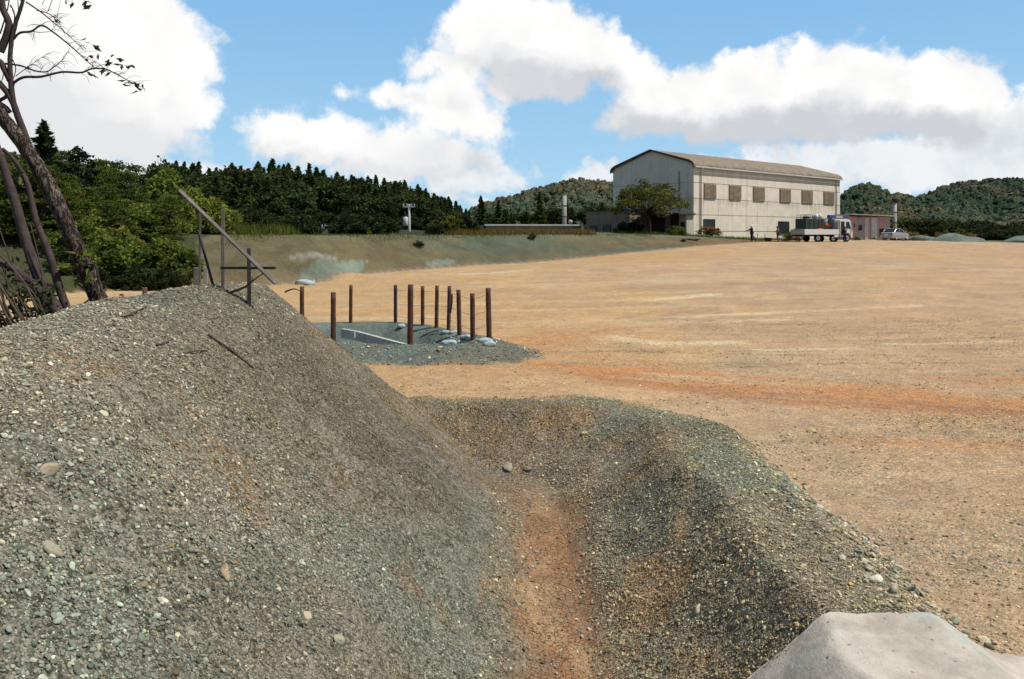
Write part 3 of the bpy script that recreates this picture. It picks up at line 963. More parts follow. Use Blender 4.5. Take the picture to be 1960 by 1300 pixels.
# ---------------------------------------------------------------- mortar cover on the near berm
def mortar_mat(g, b):
    pos = g.n('ShaderNodeTexCoord').outputs['Object']
    n = g.noise(pos, 3.2, 8, 0.62).outputs['Fac']
    c1 = g.mix(g.ramp(n, 0.35, 0.62), (.37, .325, .27, 1), (.52, .47, .40, 1))
    n2 = g.noise(g.vec('ADD', pos, (3, 1, 0)), 1.9, 6, 0.6).outputs['Fac']
    c2 = g.mix(g.math('MULTIPLY', g.ramp(n2, 0.52, 0.66), 0.5), c1, (.28, .36, .33, 1))
    v = g.voro(pos, 14)
    v.inputs['Randomness'].default_value = 1.0
    sx = g.n('ShaderNodeSeparateColor'); g.put(sx.inputs[0], v.outputs['Color'])
    pit = g.math('MULTIPLY', g.ramp(v.outputs['Distance'], 0.0, 0.22, 1, 0), g.math('GREATER_THAN', sx.outputs[0], 0.66))
    n5 = g.noise(pos, 38, 5, .7).outputs['Fac']
    c2 = g.mix(g.math('MULTIPLY', g.ramp(n5, .56, .70), .45), c2, (.22, .19, .15, 1))
    c3 = g.mix(g.math('MULTIPLY', pit, 0.7), c2, (.10, .09, .07, 1))
    vd = g.voro(g.vec('ADD', pos, g.vec('MULTIPLY', g.noise(pos, 11, 6).outputs['Color'], (.22, .22, .22))), 1.7, 'DISTANCE_TO_EDGE')
    cr = g.math('MULTIPLY', g.ramp(vd.outputs['Distance'], 0.0, 0.012, 1, 0), g.ramp(g.noise(pos, 1.7, 2).outputs['Fac'], .52, .6))
    c4 = g.mix(g.math('MULTIPLY', cr, 0.8), c3, (.12, .10, .08, 1))
    g.t.links.new(c4, b.inputs['Base Color'])
    h = g.math('ADD', g.math('MULTIPLY', g.noise(pos, 9, 9, 0.72).outputs['Fac'], 2.4), g.math('MULTIPLY', g.noise(pos, 120, 3).outputs['Fac'], .25))
    bump(g, b, g.math('SUBTRACT', h, g.math('ADD', pit, cr)), 0.7, 0.012)


M_MORTAR = mat('trowelled_mortar', rough=0.85, build=mortar_mat, spec=0.2)


def mortar_z(gx, gy):
    # a trapezoid laid over the end of the berm, with a level top
    top = -2.335 + 0.012 * fbm(gx * 3, gy * 3, 55, 3)
    left = -2.335 - 0.86 * (1.875 + 0.05 * fbm(gy * 2, gy * 0, 56, 2) - gx)
    right = -2.335 - 0.72 * (gx - 2.605)
    toe = -2.575 - 0.05 * (gx - 3.0) + 0.01 * fbm(gx * 2, gy * 2, 57, 2)
    z = smin(smin(top, left, 0.03), smax(right, toe, 0.08), 0.03)
    return z


gxs = np.linspace(0.95, 4.6, 190); gys = np.linspace(2.2, 5.0, 130)
GX, GY = np.meshgrid(gxs, gys)
edge = 4.93 + 0.025 * fbm(GX * 5, GX * 0, 58, 4) - 0.03 * sst(GX, 2.6, 3.0)
GY = np.where(np.arange(130)[:, None] == 129, edge, np.minimum(GY, edge - 0.004))
GZ = np.maximum(mortar_z(GX, GY), height(GX, GY, False) - 0.03)
GZ = np.maximum(GZ, height(GX, GY) + 0.004 * (GX > 2.9) - 0.01)
GZ = GZ + .0035 * fbm(GX * 9, GY * 9, 59, 5) * (1 + 1.2 * (GX < 1.9)) + .003 * fbm(GX * 40, GY * 40, 60, 2)
GZ2 = GZ - 0.09
nn_ = GX.size
ii = np.arange(nn_).reshape(GX.shape)
qd = np.stack([ii[:-1, :-1], ii[:-1, 1:], ii[1:, 1:], ii[1:, :-1]], -1).reshape(-1, 4)
lo = np.stack([ii[-1, :-1], ii[-1, 1:], ii[-1, 1:] + nn_, ii[-1, :-1] + nn_], -1)
le = np.stack([ii[:-1, 0], ii[1:, 0], ii[1:, 0] + nn_, ii[:-1, 0] + nn_], -1)
me = np_mesh('concrete_cover', np.concatenate([np.stack([GX, GY, GZ], -1).reshape(-1, 3), np.stack([GX, GY, GZ2], -1).reshape(-1, 3)]), np.concatenate([qd, lo[:, ::-1], le]), None, True)
o = link_mesh('concrete_cover', me, M_MORTAR)
tag(o, 'pale grey mortar cover over the end of the berm at the bottom right', 'concrete cover')

# ---------------------------------------------------------------- plain materials
M_WOODP = worn((.125, .055, .035), .35, 9, .85, .4, streak=.35, name='red_brown_post_wood')
M_WOODD = worn((.060, .040, .034), .35, 9, .85, .4, streak=.3, name='dark_post_wood')
M_GREYW = worn((.175, .150, .130), .3, 8, .85, .4, streak=.35, name='weathered_grey_wood')
M_GREYL = worn((.34, .29, .26), .25, 8, .85, .3, name='pale_weathered_board')
M_DARKW = worn((.045, .042, .045), .3, 8, .8, .3, name='dark_tarred_wood')
M_WIRE = mat('dull_wire', (.16, .12, .09, 1), .6, .6)
M_BAG = worn((.36, .42, .43), .2, 9, .7, .6, name='white_sandbag_cloth')
M_CONC = worn((.42, .43, .40), .2, 4, .85, .2, name='pale_concrete')
M_BLACK = mat('black_rubber', (.012, .012, .012, 1), .8)
M_DARK = mat('dark_recess', (.02, .02, .022, 1), .7)
M_GLASS = mat('dark_window_glass', (.02, .03, .03, 1), .12, spec=.6)


def tealglass(g, b):
    pos = g.n('ShaderNodeTexCoord').outputs['Object']
    n = g.noise(pos, 0.9, 3).outputs['Fac']
    g.t.links.new(g.mix(g.ramp(n, .4, .6), (.05, .10, .085, 1), (.18, .27, .22, 1)), b.inputs['Base Color'])


M_TEAL = mat('curtained_window', rough=.25, build=tealglass, spec=.5)

# ---------------------------------------------------------------- fenced pit
def post(px, top, base, D, r, label, m=M_WOODP, lean=(0, 0), below=0.3):
    p = P(px, base, D)
    p.z = hz(p.x, p.y)
    t = empty('fence_post', p)
    tag(t, label, 'fence post', 'round wooden posts round the pit')
    h = (450 - top) / F * D - p.z
    mb = MB()
    n = 12
    pts = [(lean[0] * k / n, lean[1] * k / n, -below + (h + below) * k / n) for k in range(n + 1)]
    mb.tube(pts, [r * (1.03 - 0.05 * k / n) * (1 + .04 * math.sin(k * 2.1 + px)) for k in range(n + 1)], 12, jit=.025)
    mb.build('pole', m, t, smooth=True)
    ct = MB(); ct.tube([(lean[0], lean[1], h), (lean[0], lean[1], h + .006)], r * .9, 10)
    ct.build('cut_end', M_GREYW, t)
    return t, Vector((p.x + lean[0], p.y + lean[1], p.z + h))


POSTS = [(638, 560, 640, 18.0, .058, 'red brown post half hidden by the gravel bank, left of the others', M_WOODP, (0, 0)),
         (671, 546, 620, 20.8, .045, 'slim red brown post standing apart at the back left of the pit', M_WOODP, (.01, 0)),
         (757, 546, 618, 20.8, .045, 'dark grey brown post at the back corner of the pit beside a small sandbag', M_WOODD, (0, 0)),
         (785, 545, 663, 17.0, .062, 'tall thick post in front at the near end of the concrete edge', M_WOODP, (.01, 0)),
         (809, 548, 627, 20.2, .047, 'red brown post behind and just right of the tall front post', M_WOODP, (0, 0)),
         (835, 547, 634, 19.7, .047, 'red brown post between the tall front post and the one with a stick', M_WOODP, (.02, 0)),
         (858, 548, 638, 19.2, .047, 'post with a dark stick leaning on it and a sandbag at its foot', M_WOODP, (.03, 0)),
         (880, 555, 648, 18.5, .052, 'red brown post just right of the one with the leaning stick', M_WOODP, (-.03, 0)),
         (905, 562, 656, 17.9, .055, 'shortest post of the right side, second from its right end', M_WOODP, (-.01, 0)),
         (937, 552, 652, 17.45, .058, 'rightmost post of the pit fence with sandbags at its foot', M_WOODP, (-.03, 0))]
tops = []
for a in POSTS:
    tops.append(post(*a))
post(578, 549, 600, 19.8, .055, 'post top showing just right of the gravel bank crest', M_WOODP)
post(277, 551, 600, 19.8, .060, 'short post top seen over the bank crest near the trees', M_WOODP)
post(311, 566, 600, 19.0, .080, 'low stub of a post seen over the bank crest', M_WOODP)
post(233, 563, 600, 20.5, .055, 'thin post stub seen over the crest just right of the trees', M_WOODP)
# leaning stick
s0 = P(862, 640, 19.0); s0.z = hz(s0.x, s0.y) + .45
o = MB().tube([s0, s0 + Vector((.035, 0, .25)), P(865, 563, 19.05)], .024, 6).build('leaning_stick', M_WOODD)
tag(o, 'dark stick leaning against a red brown post by the pit', 'stick')
# wires strung from post to post along the right side
line = [tops[2][1], tops[4][1], tops[5][1], tops[6][1], tops[7][1], tops[8][1], tops[9][1]]
for k, (dz, lb) in enumerate(((-.12, 'topmost thin wire strung along the posts of the pit'), (-.48, 'middle thin wire strung along the posts of the pit'), (-.80, 'lowest thin wire strung along the posts of the pit'))):
    mb = MB()
    for a, b in zip(line[:-1], line[1:]):
        zt = [(a + (b - a) * t + Vector((0, 0, dz - .02 * 4 * t * (1 - t)))) for t in np.linspace(0, 1, 7)]
        mb.tube(zt, (.004), 4, cap=False)
    tag(mb.build('fence_wire', M_WIRE), lb, 'wire', 'wires of the pit fence')


def sandbag(name, p, s, rz, label, flat=.45, group=None):
    r = np.random.default_rng(int(abs(p.x * 1000)) % 9999)
    bm = bmesh.new(); bmesh.ops.create_icosphere(bm, subdivisions=3, radius=1)
    v = np.array([q.co[:] for q in bm.verts]); f = np.array([[q.index for q in t.verts] for t in bm.faces]); bm.free()
    v = np.sign(v) * np.abs(v) ** .8
    v = v * (1 + .14 * fbm(v[:, 0] * 2.2 + p.x, v[:, 1] * 2.2 + v[:, 2] * 1.5, 3, 4))[:, None]
    v *= np.array([s, s * .62, s * flat])
    v[:, 2] = np.maximum(v[:, 2], -s * flat * .5)
    o = link_mesh(name, np_mesh(name, v, f, None, True), M_BAG)
    o.scale = (.85, .85, .85)
    o.location = (p.x, p.y, hz(p.x, p.y) + s * flat * .3); o.rotation_euler = (0, 0, rz)
    neck = MB().tube([(s * .85, 0, s * .05), (s * 1.1, 0, s * .16), (s * 1.3, .02, s * .30)], [s * .12, s * .06, s * .13], 8)
    neck.build('tied_neck', M_BAG, o, smooth=True)
    tag(o, label, 'sandbag', group or 'white sandbags by the posts')
    return o


sandbag('sandbag', P(770, 620, 20.3), .17, .4, 'small grey white sandbag at the foot of the dark back corner post')
sandbag('sandbag', P(853, 640, 18.9), .15, 2.6, 'white sandbag left of the foot of the post with the stick')
sandbag('sandbag', P(868, 641, 18.8), .13, .3, 'white sandbag right of the foot of the post with the stick')
sandbag('sandbag', P(893, 649, 18.1), .17, -.3, 'white sandbag between the two posts left of the rightmost one')
sandbag('sandbag', P(860, 661, 17.0), .20, .1, 'flat white sandbag lying alone on the front rim of the pit')
sandbag('sandbag', P(929, 657, 17.2), .19, 2.9, 'white sandbag left of the rightmost post')
sandbag('sandbag', P(937, 661, 17.0), .17, .5, 'white sandbag in front of the rightmost post')
# pale bags on the slope's foot
for k, (px, py, sz_, lb) in enumerate(((582, 549, .48, 'lower white bag on the dark heap under the far slope'), (592, 543, .42, 'upper white bag on the dark heap under the far slope'))):
    sandbag('white_bag', P(px, py, 39.6 - .5 * k), sz_, .3 + k, lb, group='white bags under the far slope')
    bpy.context.view_layer.update()
# concrete edge of the channel inside the pit
c0, c1, c2 = P(655, 629, 19.6), P(684, 634, 18.9), P(779, 659, 17.25)
t = empty('concrete_channel', c1)
tag(t, 'pale concrete channel edge slanting across the fenced pit', 'channel edge')
for nm, a, b in (('long_wall', c1, c2), ('short_wall', c0, c1)):
    d = (b - a); L = Vector((d.x, d.y, 0)).length; an = math.atan2(d.y, d.x)
    Mx = Matrix.Translation(a - c1) @ Matrix.Rotation(an, 4, 'Z') @ Matrix.Rotation(-math.atan2(d.z, L), 4, 'Y')
    mb = MB().box(0, L - (.0 if nm == 'long_wall' else .07), -.05, .05, -.22, 0.0, Mx)
    mb.build(nm, M_CONC, t, bevel=.01)

# ---------------------------------------------------------------- grey timber frame on the crest of the bank
def beam(a, b, w, d, m, name, parent=None, base=None, roll=0.0):
    a, b = Vector(a), Vector(b)
    dv = b - a; L = dv.length
    rot = dv.to_track_quat('Z', 'Y').to_matrix().to_4x4() @ Matrix.Rotation(roll, 4, 'Z')
    Mx = Matrix.Translation(a - (base or Vector((0, 0, 0)))) @ rot
    mb = MB()
    n = 6
    for k in range(n):
        pass
    mb.box(-w / 2, w / 2, -d / 2, d / 2, 0, L, Mx)
    return mb.build(name, m, parent, bevel=min(w, d) * .12)


fb = P(427, 565, 9.35); fb.z = hz(fb.x, fb.y)
t = empty('timber_frame', fb)
tag(t, 'broken grey timber frame with a slanting pale board on the crest of the gravel bank', 'timber frame')
def up(px, top, D, w, m, nm, dz=-.15):
    p = P(px, 500, D); z0 = hz(p.x, p.y) + dz
    a = Vector((p.x, p.y, z0)); b = Vector((p.x + random.uniform(-.01, .01), p.y, (450 - top) / F * D))
    return beam(a, b, w, w * .85, m, nm, t, fb, .25)
up(427, 401, 9.35, .045, M_GREYW, 'upright')
up(382, 406, 9.55, .030, M_GREYW, 'upright')
up(477, 475, 9.2, .048, M_DARKW, 'upright')
up(375, 512, 9.9, .070, M_GREYW, 'upright')
up(393, 512, 10.1, .050, M_GREYL, 'upright')
beam(P(343, 364, 9.35), P(528, 543, 9.05), .050, .020, M_GREYW, 'slanting_board', t, fb, .3)
beam(P(380, 443, 9.5), P(411, 558, 9.35), .024, .024, M_DARKW, 'brace', t, fb)
beam(P(423, 513, 9.30), P(527, 513, 9.12), .036, .030, M_DARKW, 'crossbar', t, fb)

M_BARKG = worn((.095, .070, .055), .4, 12, .9, .8, name='dead_branch_bark')
def stick(pts, r0, r1, name, label, cat='branch', m=None, tw=()):
    mb = MB()
    cp = catmull(pts, 4)
    mb.tube(cp, [r0 + (r1 - r0) * i / (len(cp) - 1) for i in range(len(cp))], 6, jit=.12)
    for q in tw:
        cq = catmull(q, 3); mb.tube(cq, [r1 * 1.1 * (1 - .6 * i / (len(cq) - 1)) for i in range(len(cq))], 5)
    o = mb.build(name, m or M_BARKG, smooth=True)
    return tag(o, label, cat)


def onground(px, py, D0, lift=.02):
    for dv in np.linspace(D0 * .6, D0 * 1.5, 300):
        p = P(px, py, dv)
        if p.z < hz(p.x, p.y) + lift: return p
    return P(px, py, D0)


stick([P(425, 566, 9.3), P(447, 558, 9.2), P(470, 549, 9.15), P(486, 536, 9.1), P(503, 524, 9.1)], .016, .007, 'dead_branch', 'crooked dead branch rising beside the dark upright of the timber frame',
      tw=[[P(482, 540, 9.1), P(483, 530, 9.1)], [P(486, 536, 9.1), P(492, 532, 9.05)]])
stick([onground(398, 640, 7.6), onground(430, 662, 7.4, .035), onground(455, 680, 7.2), onground(487, 706, 7.0)], .014, .006, 'dead_branch', 'long dark branch lying down the face of the gravel bank')
stick([onground(352, 678, 7.0), onground(372, 672, 7.0, .04), onground(398, 671, 7.0)], .011, .004, 'twig', 'short dark twig on the bank left of the long branch', 'twig')
stick([onground(238, 607, 8.2), onground(258, 597, 8.3, .04), onground(283, 586, 8.6)], .010, .004, 'twig', 'dark twig lying on the crest right of the trees', 'twig')
stick([P(545, 559, 10.6), P(562, 553, 10.6), P(572, 556, 10.7), P(580, 558, 10.8)], .012, .004, 'root', 'thin arching root at the right tip of the bank crest', 'root')
stick([onground(300, 660, 7.4), onground(318, 655, 7.4, .03), onground(330, 650, 7.4)], .008, .004, 'twig', 'tiny brown twig high on the bank below the crest', 'twig')

# ---------------------------------------------------------------- trees leaning over the left end of the bank
def bark(g, b):
    pos = g.n('ShaderNodeTexCoord').outputs['Object']
    p2 = g.vec('MULTIPLY', pos, (1, 1, .30))
    v = g.noise(p2, 34, 6, .62, 1.2).outputs['Fac']
    f = g.ramp(v, .40, .56)
    n = g.noise(pos, 6, 5, .65).outputs['Fac']
    c1 = g.mix(g.ramp(n, .35, .65), (.085, .058, .048, 1), (.20, .155, .125, 1))
    g.t.links.new(g.mix(f, (.018, .013, .012, 1), c1), b.inputs['Base Color'])
    bump(g, b, g.math('ADD', f, g.math('MULTIPLY', n, .5)), 1.0, .02)


M_BARK = mat('pine_bark', rough=.92, build=bark, spec=.15)
M_BARK2 = worn((.075, .052, .050), .4, 14, .85, .5, streak=.3, name='smooth_dark_bark')


def leafmat(name, c0, c1, trans=.25):
    def f(g, b):
        col = g.n('ShaderNodeVertexColor', layer_name='Col').outputs[0]
        sx = g.n('ShaderNodeSeparateColor'); g.put(sx.inputs[0], col)
        oi = g.n('ShaderNodeObjectInfo').outputs['Random']
        k = g.math('ADD', g.math('MULTIPLY', sx.outputs[0], .8), g.math('MULTIPLY', g.math('SUBTRACT', oi, .5), .5), clamp=True)
        cc = g.mix(k, (*c0, 1), (*c1, 1))
        g.t.links.new(cc, b.inputs['Base Color'])
        tr = g.n('ShaderNodeBsdfTranslucent'); g.t.links.new(cc, tr.inputs[0])
        ms = g.n('ShaderNodeMixShader'); ms.inputs[0].default_value = trans
        g.t.links.new(b.outputs[0], ms.inputs[1]); g.t.links.new(tr.outputs[0], ms.inputs[2])
        out = [n for n in g.t.nodes if n.type == 'OUTPUT_MATERIAL'][0]
        g.t.links.new(ms.outputs[0], out.inputs[0])
    return mat(name, rough=.7, build=f, spec=.15)


M_CONI = leafmat('conifer_needles', (.020, .036, .010), (.078, .108, .028), .25)
M_PINE = leafmat('pine_needles', (.045, .070, .012), (.14, .175, .028), .3)
M_BROAD = leafmat('olive_leaves', (.065, .078, .014), (.22, .22, .038), .3)
M_BUSH = leafmat('bush_leaves', (.055, .090, .014), (.21, .24, .040), .3)
M_AUT = leafmat('autumn_leaves', (.12, .085, .02), (.34, .20, .06), .25)
M_DKBUSH = leafmat('dark_bush_leaves', (.014, .024, .007), (.055, .070, .018), .2)
M_RED = leafmat('reddish_leaves', (.09, .03, .012), (.24, .10, .03), .25)
M_LEAF = leafmat('sparse_leaves', (.035, .050, .015), (.12, .14, .05), .3)


def leaves(centers, size, r, elong=1.8, droop=0.0, shade=None, flat=None):
    """leaf-shaped quads at the given points"""
    n = len(centers)
    a = r.normal(size=(n, 3)); a[:, 2] = a[:, 2] * (.5 if flat is None else flat) - droop
    a /= np.linalg.norm(a, axis=1, keepdims=True)
    b = r.normal(size=(n, 3)); b -= (b * a).sum(1)[:, None] * a; b /= np.linalg.norm(b, axis=1, keepdims=True)
    s = size * r.uniform(.6, 1.35, (n, 1))
    A = a * s * elong * .5; B = b * s * .5
    nn = np.cross(a, b) * s * .15
    V = np.stack([centers - A, centers - B * .9 + nn - A * .1, centers + A, centers + B * .9 + nn - A * .1], 1).reshape(-1, 3)
    Fq = np.arange(n * 4).reshape(-1, 4)
    v = r.uniform(0, 1, n) if shade is None else np.clip(shade + r.uniform(-.25, .25, n), 0, 1)
    return V, Fq, np.repeat(np.stack([v, v, v], 1), 4, 0)


def join(parts):
    Vs, Fs, Cs, off = [], [], [], 0
    for V, Fq, c_ in parts:
        Vs.append(V); Fs.append(Fq + off); Cs.append(c_); off += len(V)
    return np.concatenate(Vs), np.concatenate(Fs), np.concatenate(Cs)


def make_tree(kind, seed, h, rad, name, m, lsize, nclump, nleaf, trunk_m=None, label=None, cat='tree', group=None):
    """a tree of unit placement: root empty > crown, trunk"""
    r = np.random.default_rng(seed)
    t = empty(name)
    tag(t, label, cat, group)
    tm = MB()
    pts = []
    if kind == 'conifer':
        lean = r.uniform(-.03, .03, 2) * h
        tp = [(lean[0] * k ** 2, lean[1] * k ** 2, h * k) for k in np.linspace(0, 1, 7)]
        tm.tube(tp, [h * .016 * (1 - .9 * k) + .02 for k in np.linspace(0, 1, 7)], 7)
        C_, S_ = [], []
        nb = nclump
        for i in range(nb):
            k = .10 + .90 * (i / nb) ** .9
            L = rad * ((1 - k) ** .85 * 1.05 + .015) * r.uniform(.65, 1.18)
            az = i * 2.4 + r.uniform(-.4, .4)
            z = h * k
            m_ = int(nleaf * (.35 + L / rad))
            s_ = r.uniform(.05, 1, m_) ** .7
            wd = .22 * L * (1 - .5 * s_)
            x_ = s_ * L; y_ = r.normal(size=m_) * wd
            z_ = z - .22 * x_ * (1 + .3 * r.normal()) + .10 * L * s_ ** 2 + r.normal(size=m_) * .035 * h * .35
            C_.append(np.stack([x_ * math.cos(az) - y_ * math.sin(az) + lean[0] * k * k, x_ * math.sin(az) + y_ * math.cos(az) + lean[1] * k * k, z_], 1))
            S_.append(np.full(m_, r.uniform(.1, .7)) + .3 * s_)
            tm.tube([(lean[0] * k * k, lean[1] * k * k, z), (L * .8 * math.cos(az), L * .8 * math.sin(az), z - .15 * L)], [.02 + .004 * L, .01], 4)
        tipn = 10
        C_.append(np.stack([r.normal(size=tipn) * .012 * rad + lean[0], r.normal(size=tipn) * .012 * rad + lean[1], h * r.uniform(.96, 1.03, tipn)], 1)); S_.append(np.full(tipn, .5))
        cen, sh = np.concatenate(C_), np.concatenate(S_)
        V, Fq, cc = leaves(cen, lsize, r, 2.2, .25, sh)
    else:
        fork = .30 if kind != 'umbrella' else .36
        tp = catmull([(0, 0, -.3), (.01 * h, 0, h * fork * .5), (r.uniform(-.03, .03) * h, r.uniform(-.03, .03) * h, h * fork)], 3)
        tm.tube(tp, [h * .022 * (1 - .35 * i / len(tp)) for i in range(len(tp))], 8)
        C_, S_ = [], []
        for i in range(nclump):
            if kind == 'broad':
                d = r.normal(size=3); d /= np.linalg.norm(d); d[2] = abs(d[2]) * 1.0 - .30
                rr = r.uniform(.35, 1.0) ** .6
                c_ = np.array([d[0] * rad * rr, d[1] * rad * rr, h * .58 + d[2] * h * .40 * rr]); cr = np.array([.34, .34, .24]) * rad * r.uniform(.6, 1.2)
            elif kind == 'tier':
                k = r.uniform(.12, 1) ; az = r.uniform(0, 6.28)
                L = rad * (1.05 - k * .75) * r.uniform(.2, 1)
                c_ = np.array([L * math.cos(az), L * math.sin(az), h * (k * .95) + .02 * L]); cr = np.array([.42, .42, .075]) * rad * r.uniform(.6, 1.15)
            elif kind == 'umbrella':
                az = r.uniform(0, 6.28); rr = r.uniform(0, 1) ** .55
                c_ = np.array([rad * rr * math.cos(az), rad * rr * math.sin(az), h * (.88 - .34 * rr ** 1.8 - r.uniform(0, .22))]); cr = np.array([.22, .22, .12]) * rad * r.uniform(.6, 1.2)
            else:  # shrub
                az = r.uniform(0, 6.28); rr = r.uniform(0, 1) ** .6
                c_ = np.array([rad * rr * math.cos(az), rad * rr * math.sin(az), h * r.uniform(.12, .98 - .55 * rr)]); cr = np.array([.30, .30, .22]) * rad * r.uniform(.6, 1.2)
            m_ = int(nleaf * r.uniform(.6, 1.3))
            dd_ = r.normal(size=(m_, 3)); dd_ /= np.linalg.norm(dd_, axis=1, keepdims=True)
            C_.append(c_ + dd_ * cr * r.uniform(.35, 1.1, (m_, 1))); S_.append(np.full(m_, r.uniform(0.05, .95)))
            if kind != 'shrub' or i < 6:
                f0 = Vector(tp[-1]) if i % 2 == 0 else Vector(tp[-2])
                mid = (f0 + Vector(c_)) * .5 + Vector((r.normal() * .05 * rad, r.normal() * .05 * rad, -.04 * h))
                tm.tube([f0, mid, Vector(c_)], [h * .010, h * .006, h * .002], 5)
        cen, sh = np.concatenate(C_), np.concatenate(S_)
        cen[:, 2] = np.maximum(cen[:, 2], .02 * h)
        V, Fq, cc = leaves(cen, lsize, r, 1.5, 0, sh)
    link_mesh('crown', np_mesh('crown', V, Fq, cc, False), m, t)
    tm.build('trunk', trunk_m or M_BARK2, t, smooth=True)
    return t


def place(src, x, y, z, s, rz, first=False, label=None, sx=None, group=None):
    o = src if first else copy_tree(src)
    o.location = (x, y, z); o.rotation_euler = (0, 0, rz)
    o.scale = (sx or s, sx or s, s)
    if label: o['label'] = label
    if group: o['group'] = group
    return o


# the trees that hang over the left end of the bank
def limb(mb, pts, r0, r1, D, n=8, jit=.05, sub=6):
    cp = catmull([P(a[0], a[1], a[2] if len(a) > 2 else D) for a in pts], sub)
    k = len(cp)
    mb.tube(cp, [r0 + (r1 - r0) * (i / (k - 1)) for i in range(k)], n, jit=jit)
    return cp


def leaf_sprays(spots, r, size, D, n=5, spread=7):
    cen = []
    for (px, py) in spots:
        for k in range(n):
            cen.append(P(px + r.normal() * spread, py + r.normal() * spread * .7, D + r.normal() * .06))
    return leaves(np.array([c_[:] for c_ in cen]), size, r, 2.3, .5)


r = np.random.default_rng(5)
# main pine with rough bark
mb = MB()
limb(mb, [(205, 592), (188, 570), (160, 505), (128, 430), (92, 352), (55, 293), (15, 238), (-40, 175), (-120, 90)], .088, .060, 8.3, 16, .05, 8)
limb(mb, [(186, 572), (150, 596), (120, 618)], .05, .03, 8.25, 8)
limb(mb, [(200, 585), (225, 590), (250, 598, 8.2)], .05, .02, 8.2, 8)
t = empty('leaning_pine', P(190, 585, 8.3)); off = -t.location
o = mb.build('trunk', M_BARK, t, smooth=True); o.location = off
cen = np.array([P(-190 + r.normal() * 40, 20 + r.normal() * 60, 8.3 + r.normal() * .5)[:] for _ in range(500)])
V_, F_, c_ = leaves(cen, .07, r, 2.6)
o = link_mesh('crown', np_mesh('crown', V_, F_, c_, False), M_PINE, t); o.location = off
V_, F_, c_ = leaf_sprays([(147, 487), (160, 500), (170, 478), (120, 515), (128, 520), (158, 540)], r, .05, 8.2, 7, 8)
o = link_mesh('ivy', np_mesh('ivy', V_, F_, c_, False), M_BUSH, t); o.location = off
mb = MB(); limb(mb, [(165, 507, 8.2), (182, 507, 8.2), (188, 530, 8.2), (196, 560, 8.2)], .010, .014, 8.2, 5); limb(mb, [(182, 507, 8.2), (178, 482, 8.15)], .006, .003, 8.2, 4)
limb(mb, [(167, 508, 8.2), (150, 512, 8.2), (128, 520, 8.2)], .008, .003, 8.2, 4)
o = mb.build('twig', M_BARK2, t, smooth=True); o.location = off
tag(t, 'thick leaning pine trunk with flaking rough bark on the crest of the bank', 'tree')

# second tree, forked low, reaching up and over
mb = MB()
limb(mb, [(118, 612), (98, 575), (70, 520), (48, 455), (28, 385), (10, 330), (-10, 270), (-40, 190)], .062, .030, 8.0, 12, .05, 7)
limb(mb, [(92, 610), (78, 585), (68, 560), (66, 530)], .045, .04, 8.0, 8)
limb(mb, [(118, 612), (80, 560), (45, 528), (15, 508), (-20, 500)], .042, .035, 7.95, 10)
t = empty('leaning_tree', P(110, 612, 8.0)); off = -t.location
o = mb.build('trunk', M_BARK2, t, smooth=True); o.location = off
V_, F_, c_ = leaf_sprays([(20, 500), (40, 520), (10, 520), (60, 545), (75, 610), (95, 600), (60, 600), (30, 540)], r, .035, 8.0, 12, 12)
o = link_mesh('crown', np_mesh('crown', V_, F_, c_, False), M_PINE, t); o.location = off
tag(t, 'smooth dark leaning tree forked at its foot, left of the thick pine', 'tree')

# slender tree between them
mb = MB()
limb(mb, [(128, 592), (112, 545), (92, 480), (70, 425), (58, 375), (52, 350), (30, 310), (5, 285)], .042, .018, 8.15, 8, .05, 6)
t = empty('slender_tree', P(128, 592, 8.15)); off = -t.location
o = mb.build('trunk', M_BARK2, t, smooth=True); o.location = off
V_, F_, c_ = leaf_sprays([(35, 345), (42, 350), (28, 335)], r, .06, 8.15, 5, 5)
o = link_mesh('crown', np_mesh('crown', V_, F_, c_, False), M_LEAF, t); o.location = off
tag(t, 'slender smooth sapling trunk between the thick pine and the forked tree', 'tree')

# tall bare-branched tree whose twigs reach over the sky
D0 = 8.5
mb = MB()
limb(mb, [(78, 345), (68, 320), (52, 270), (35, 225), (24, 195), (8, 170), (-30, 130)], .040, .028, D0, 10, .04, 6)
limb(mb, [(70, 328), (90, 370), (120, 430), (150, 500), (175, 560), (188, 590)], .042, .055, D0, 10, .04, 6)
limb(mb, [(30, 215), (22, 170), (19, 120), (22, 80), (28, 50), (40, 15), (52, -30)], .030, .016, D0, 8, .05, 6)
limb(mb, [(20, 155), (8, 132), (0, 118), (-25, 100)], .032, .025, D0, 8, .05)
limb(mb, [(0, 100), (10, 75), (17, 50), (14, 35), (5, 15), (0, -30)], .040, .030, D0, 10, .05)
limb(mb, [(25, 160), (14, 182), (4, 190), (-20, 200)], .02, .02, D0, 6)
limb(mb, [(18, 215), (10, 205), (-10, 192)], .03, .02, D0, 6)
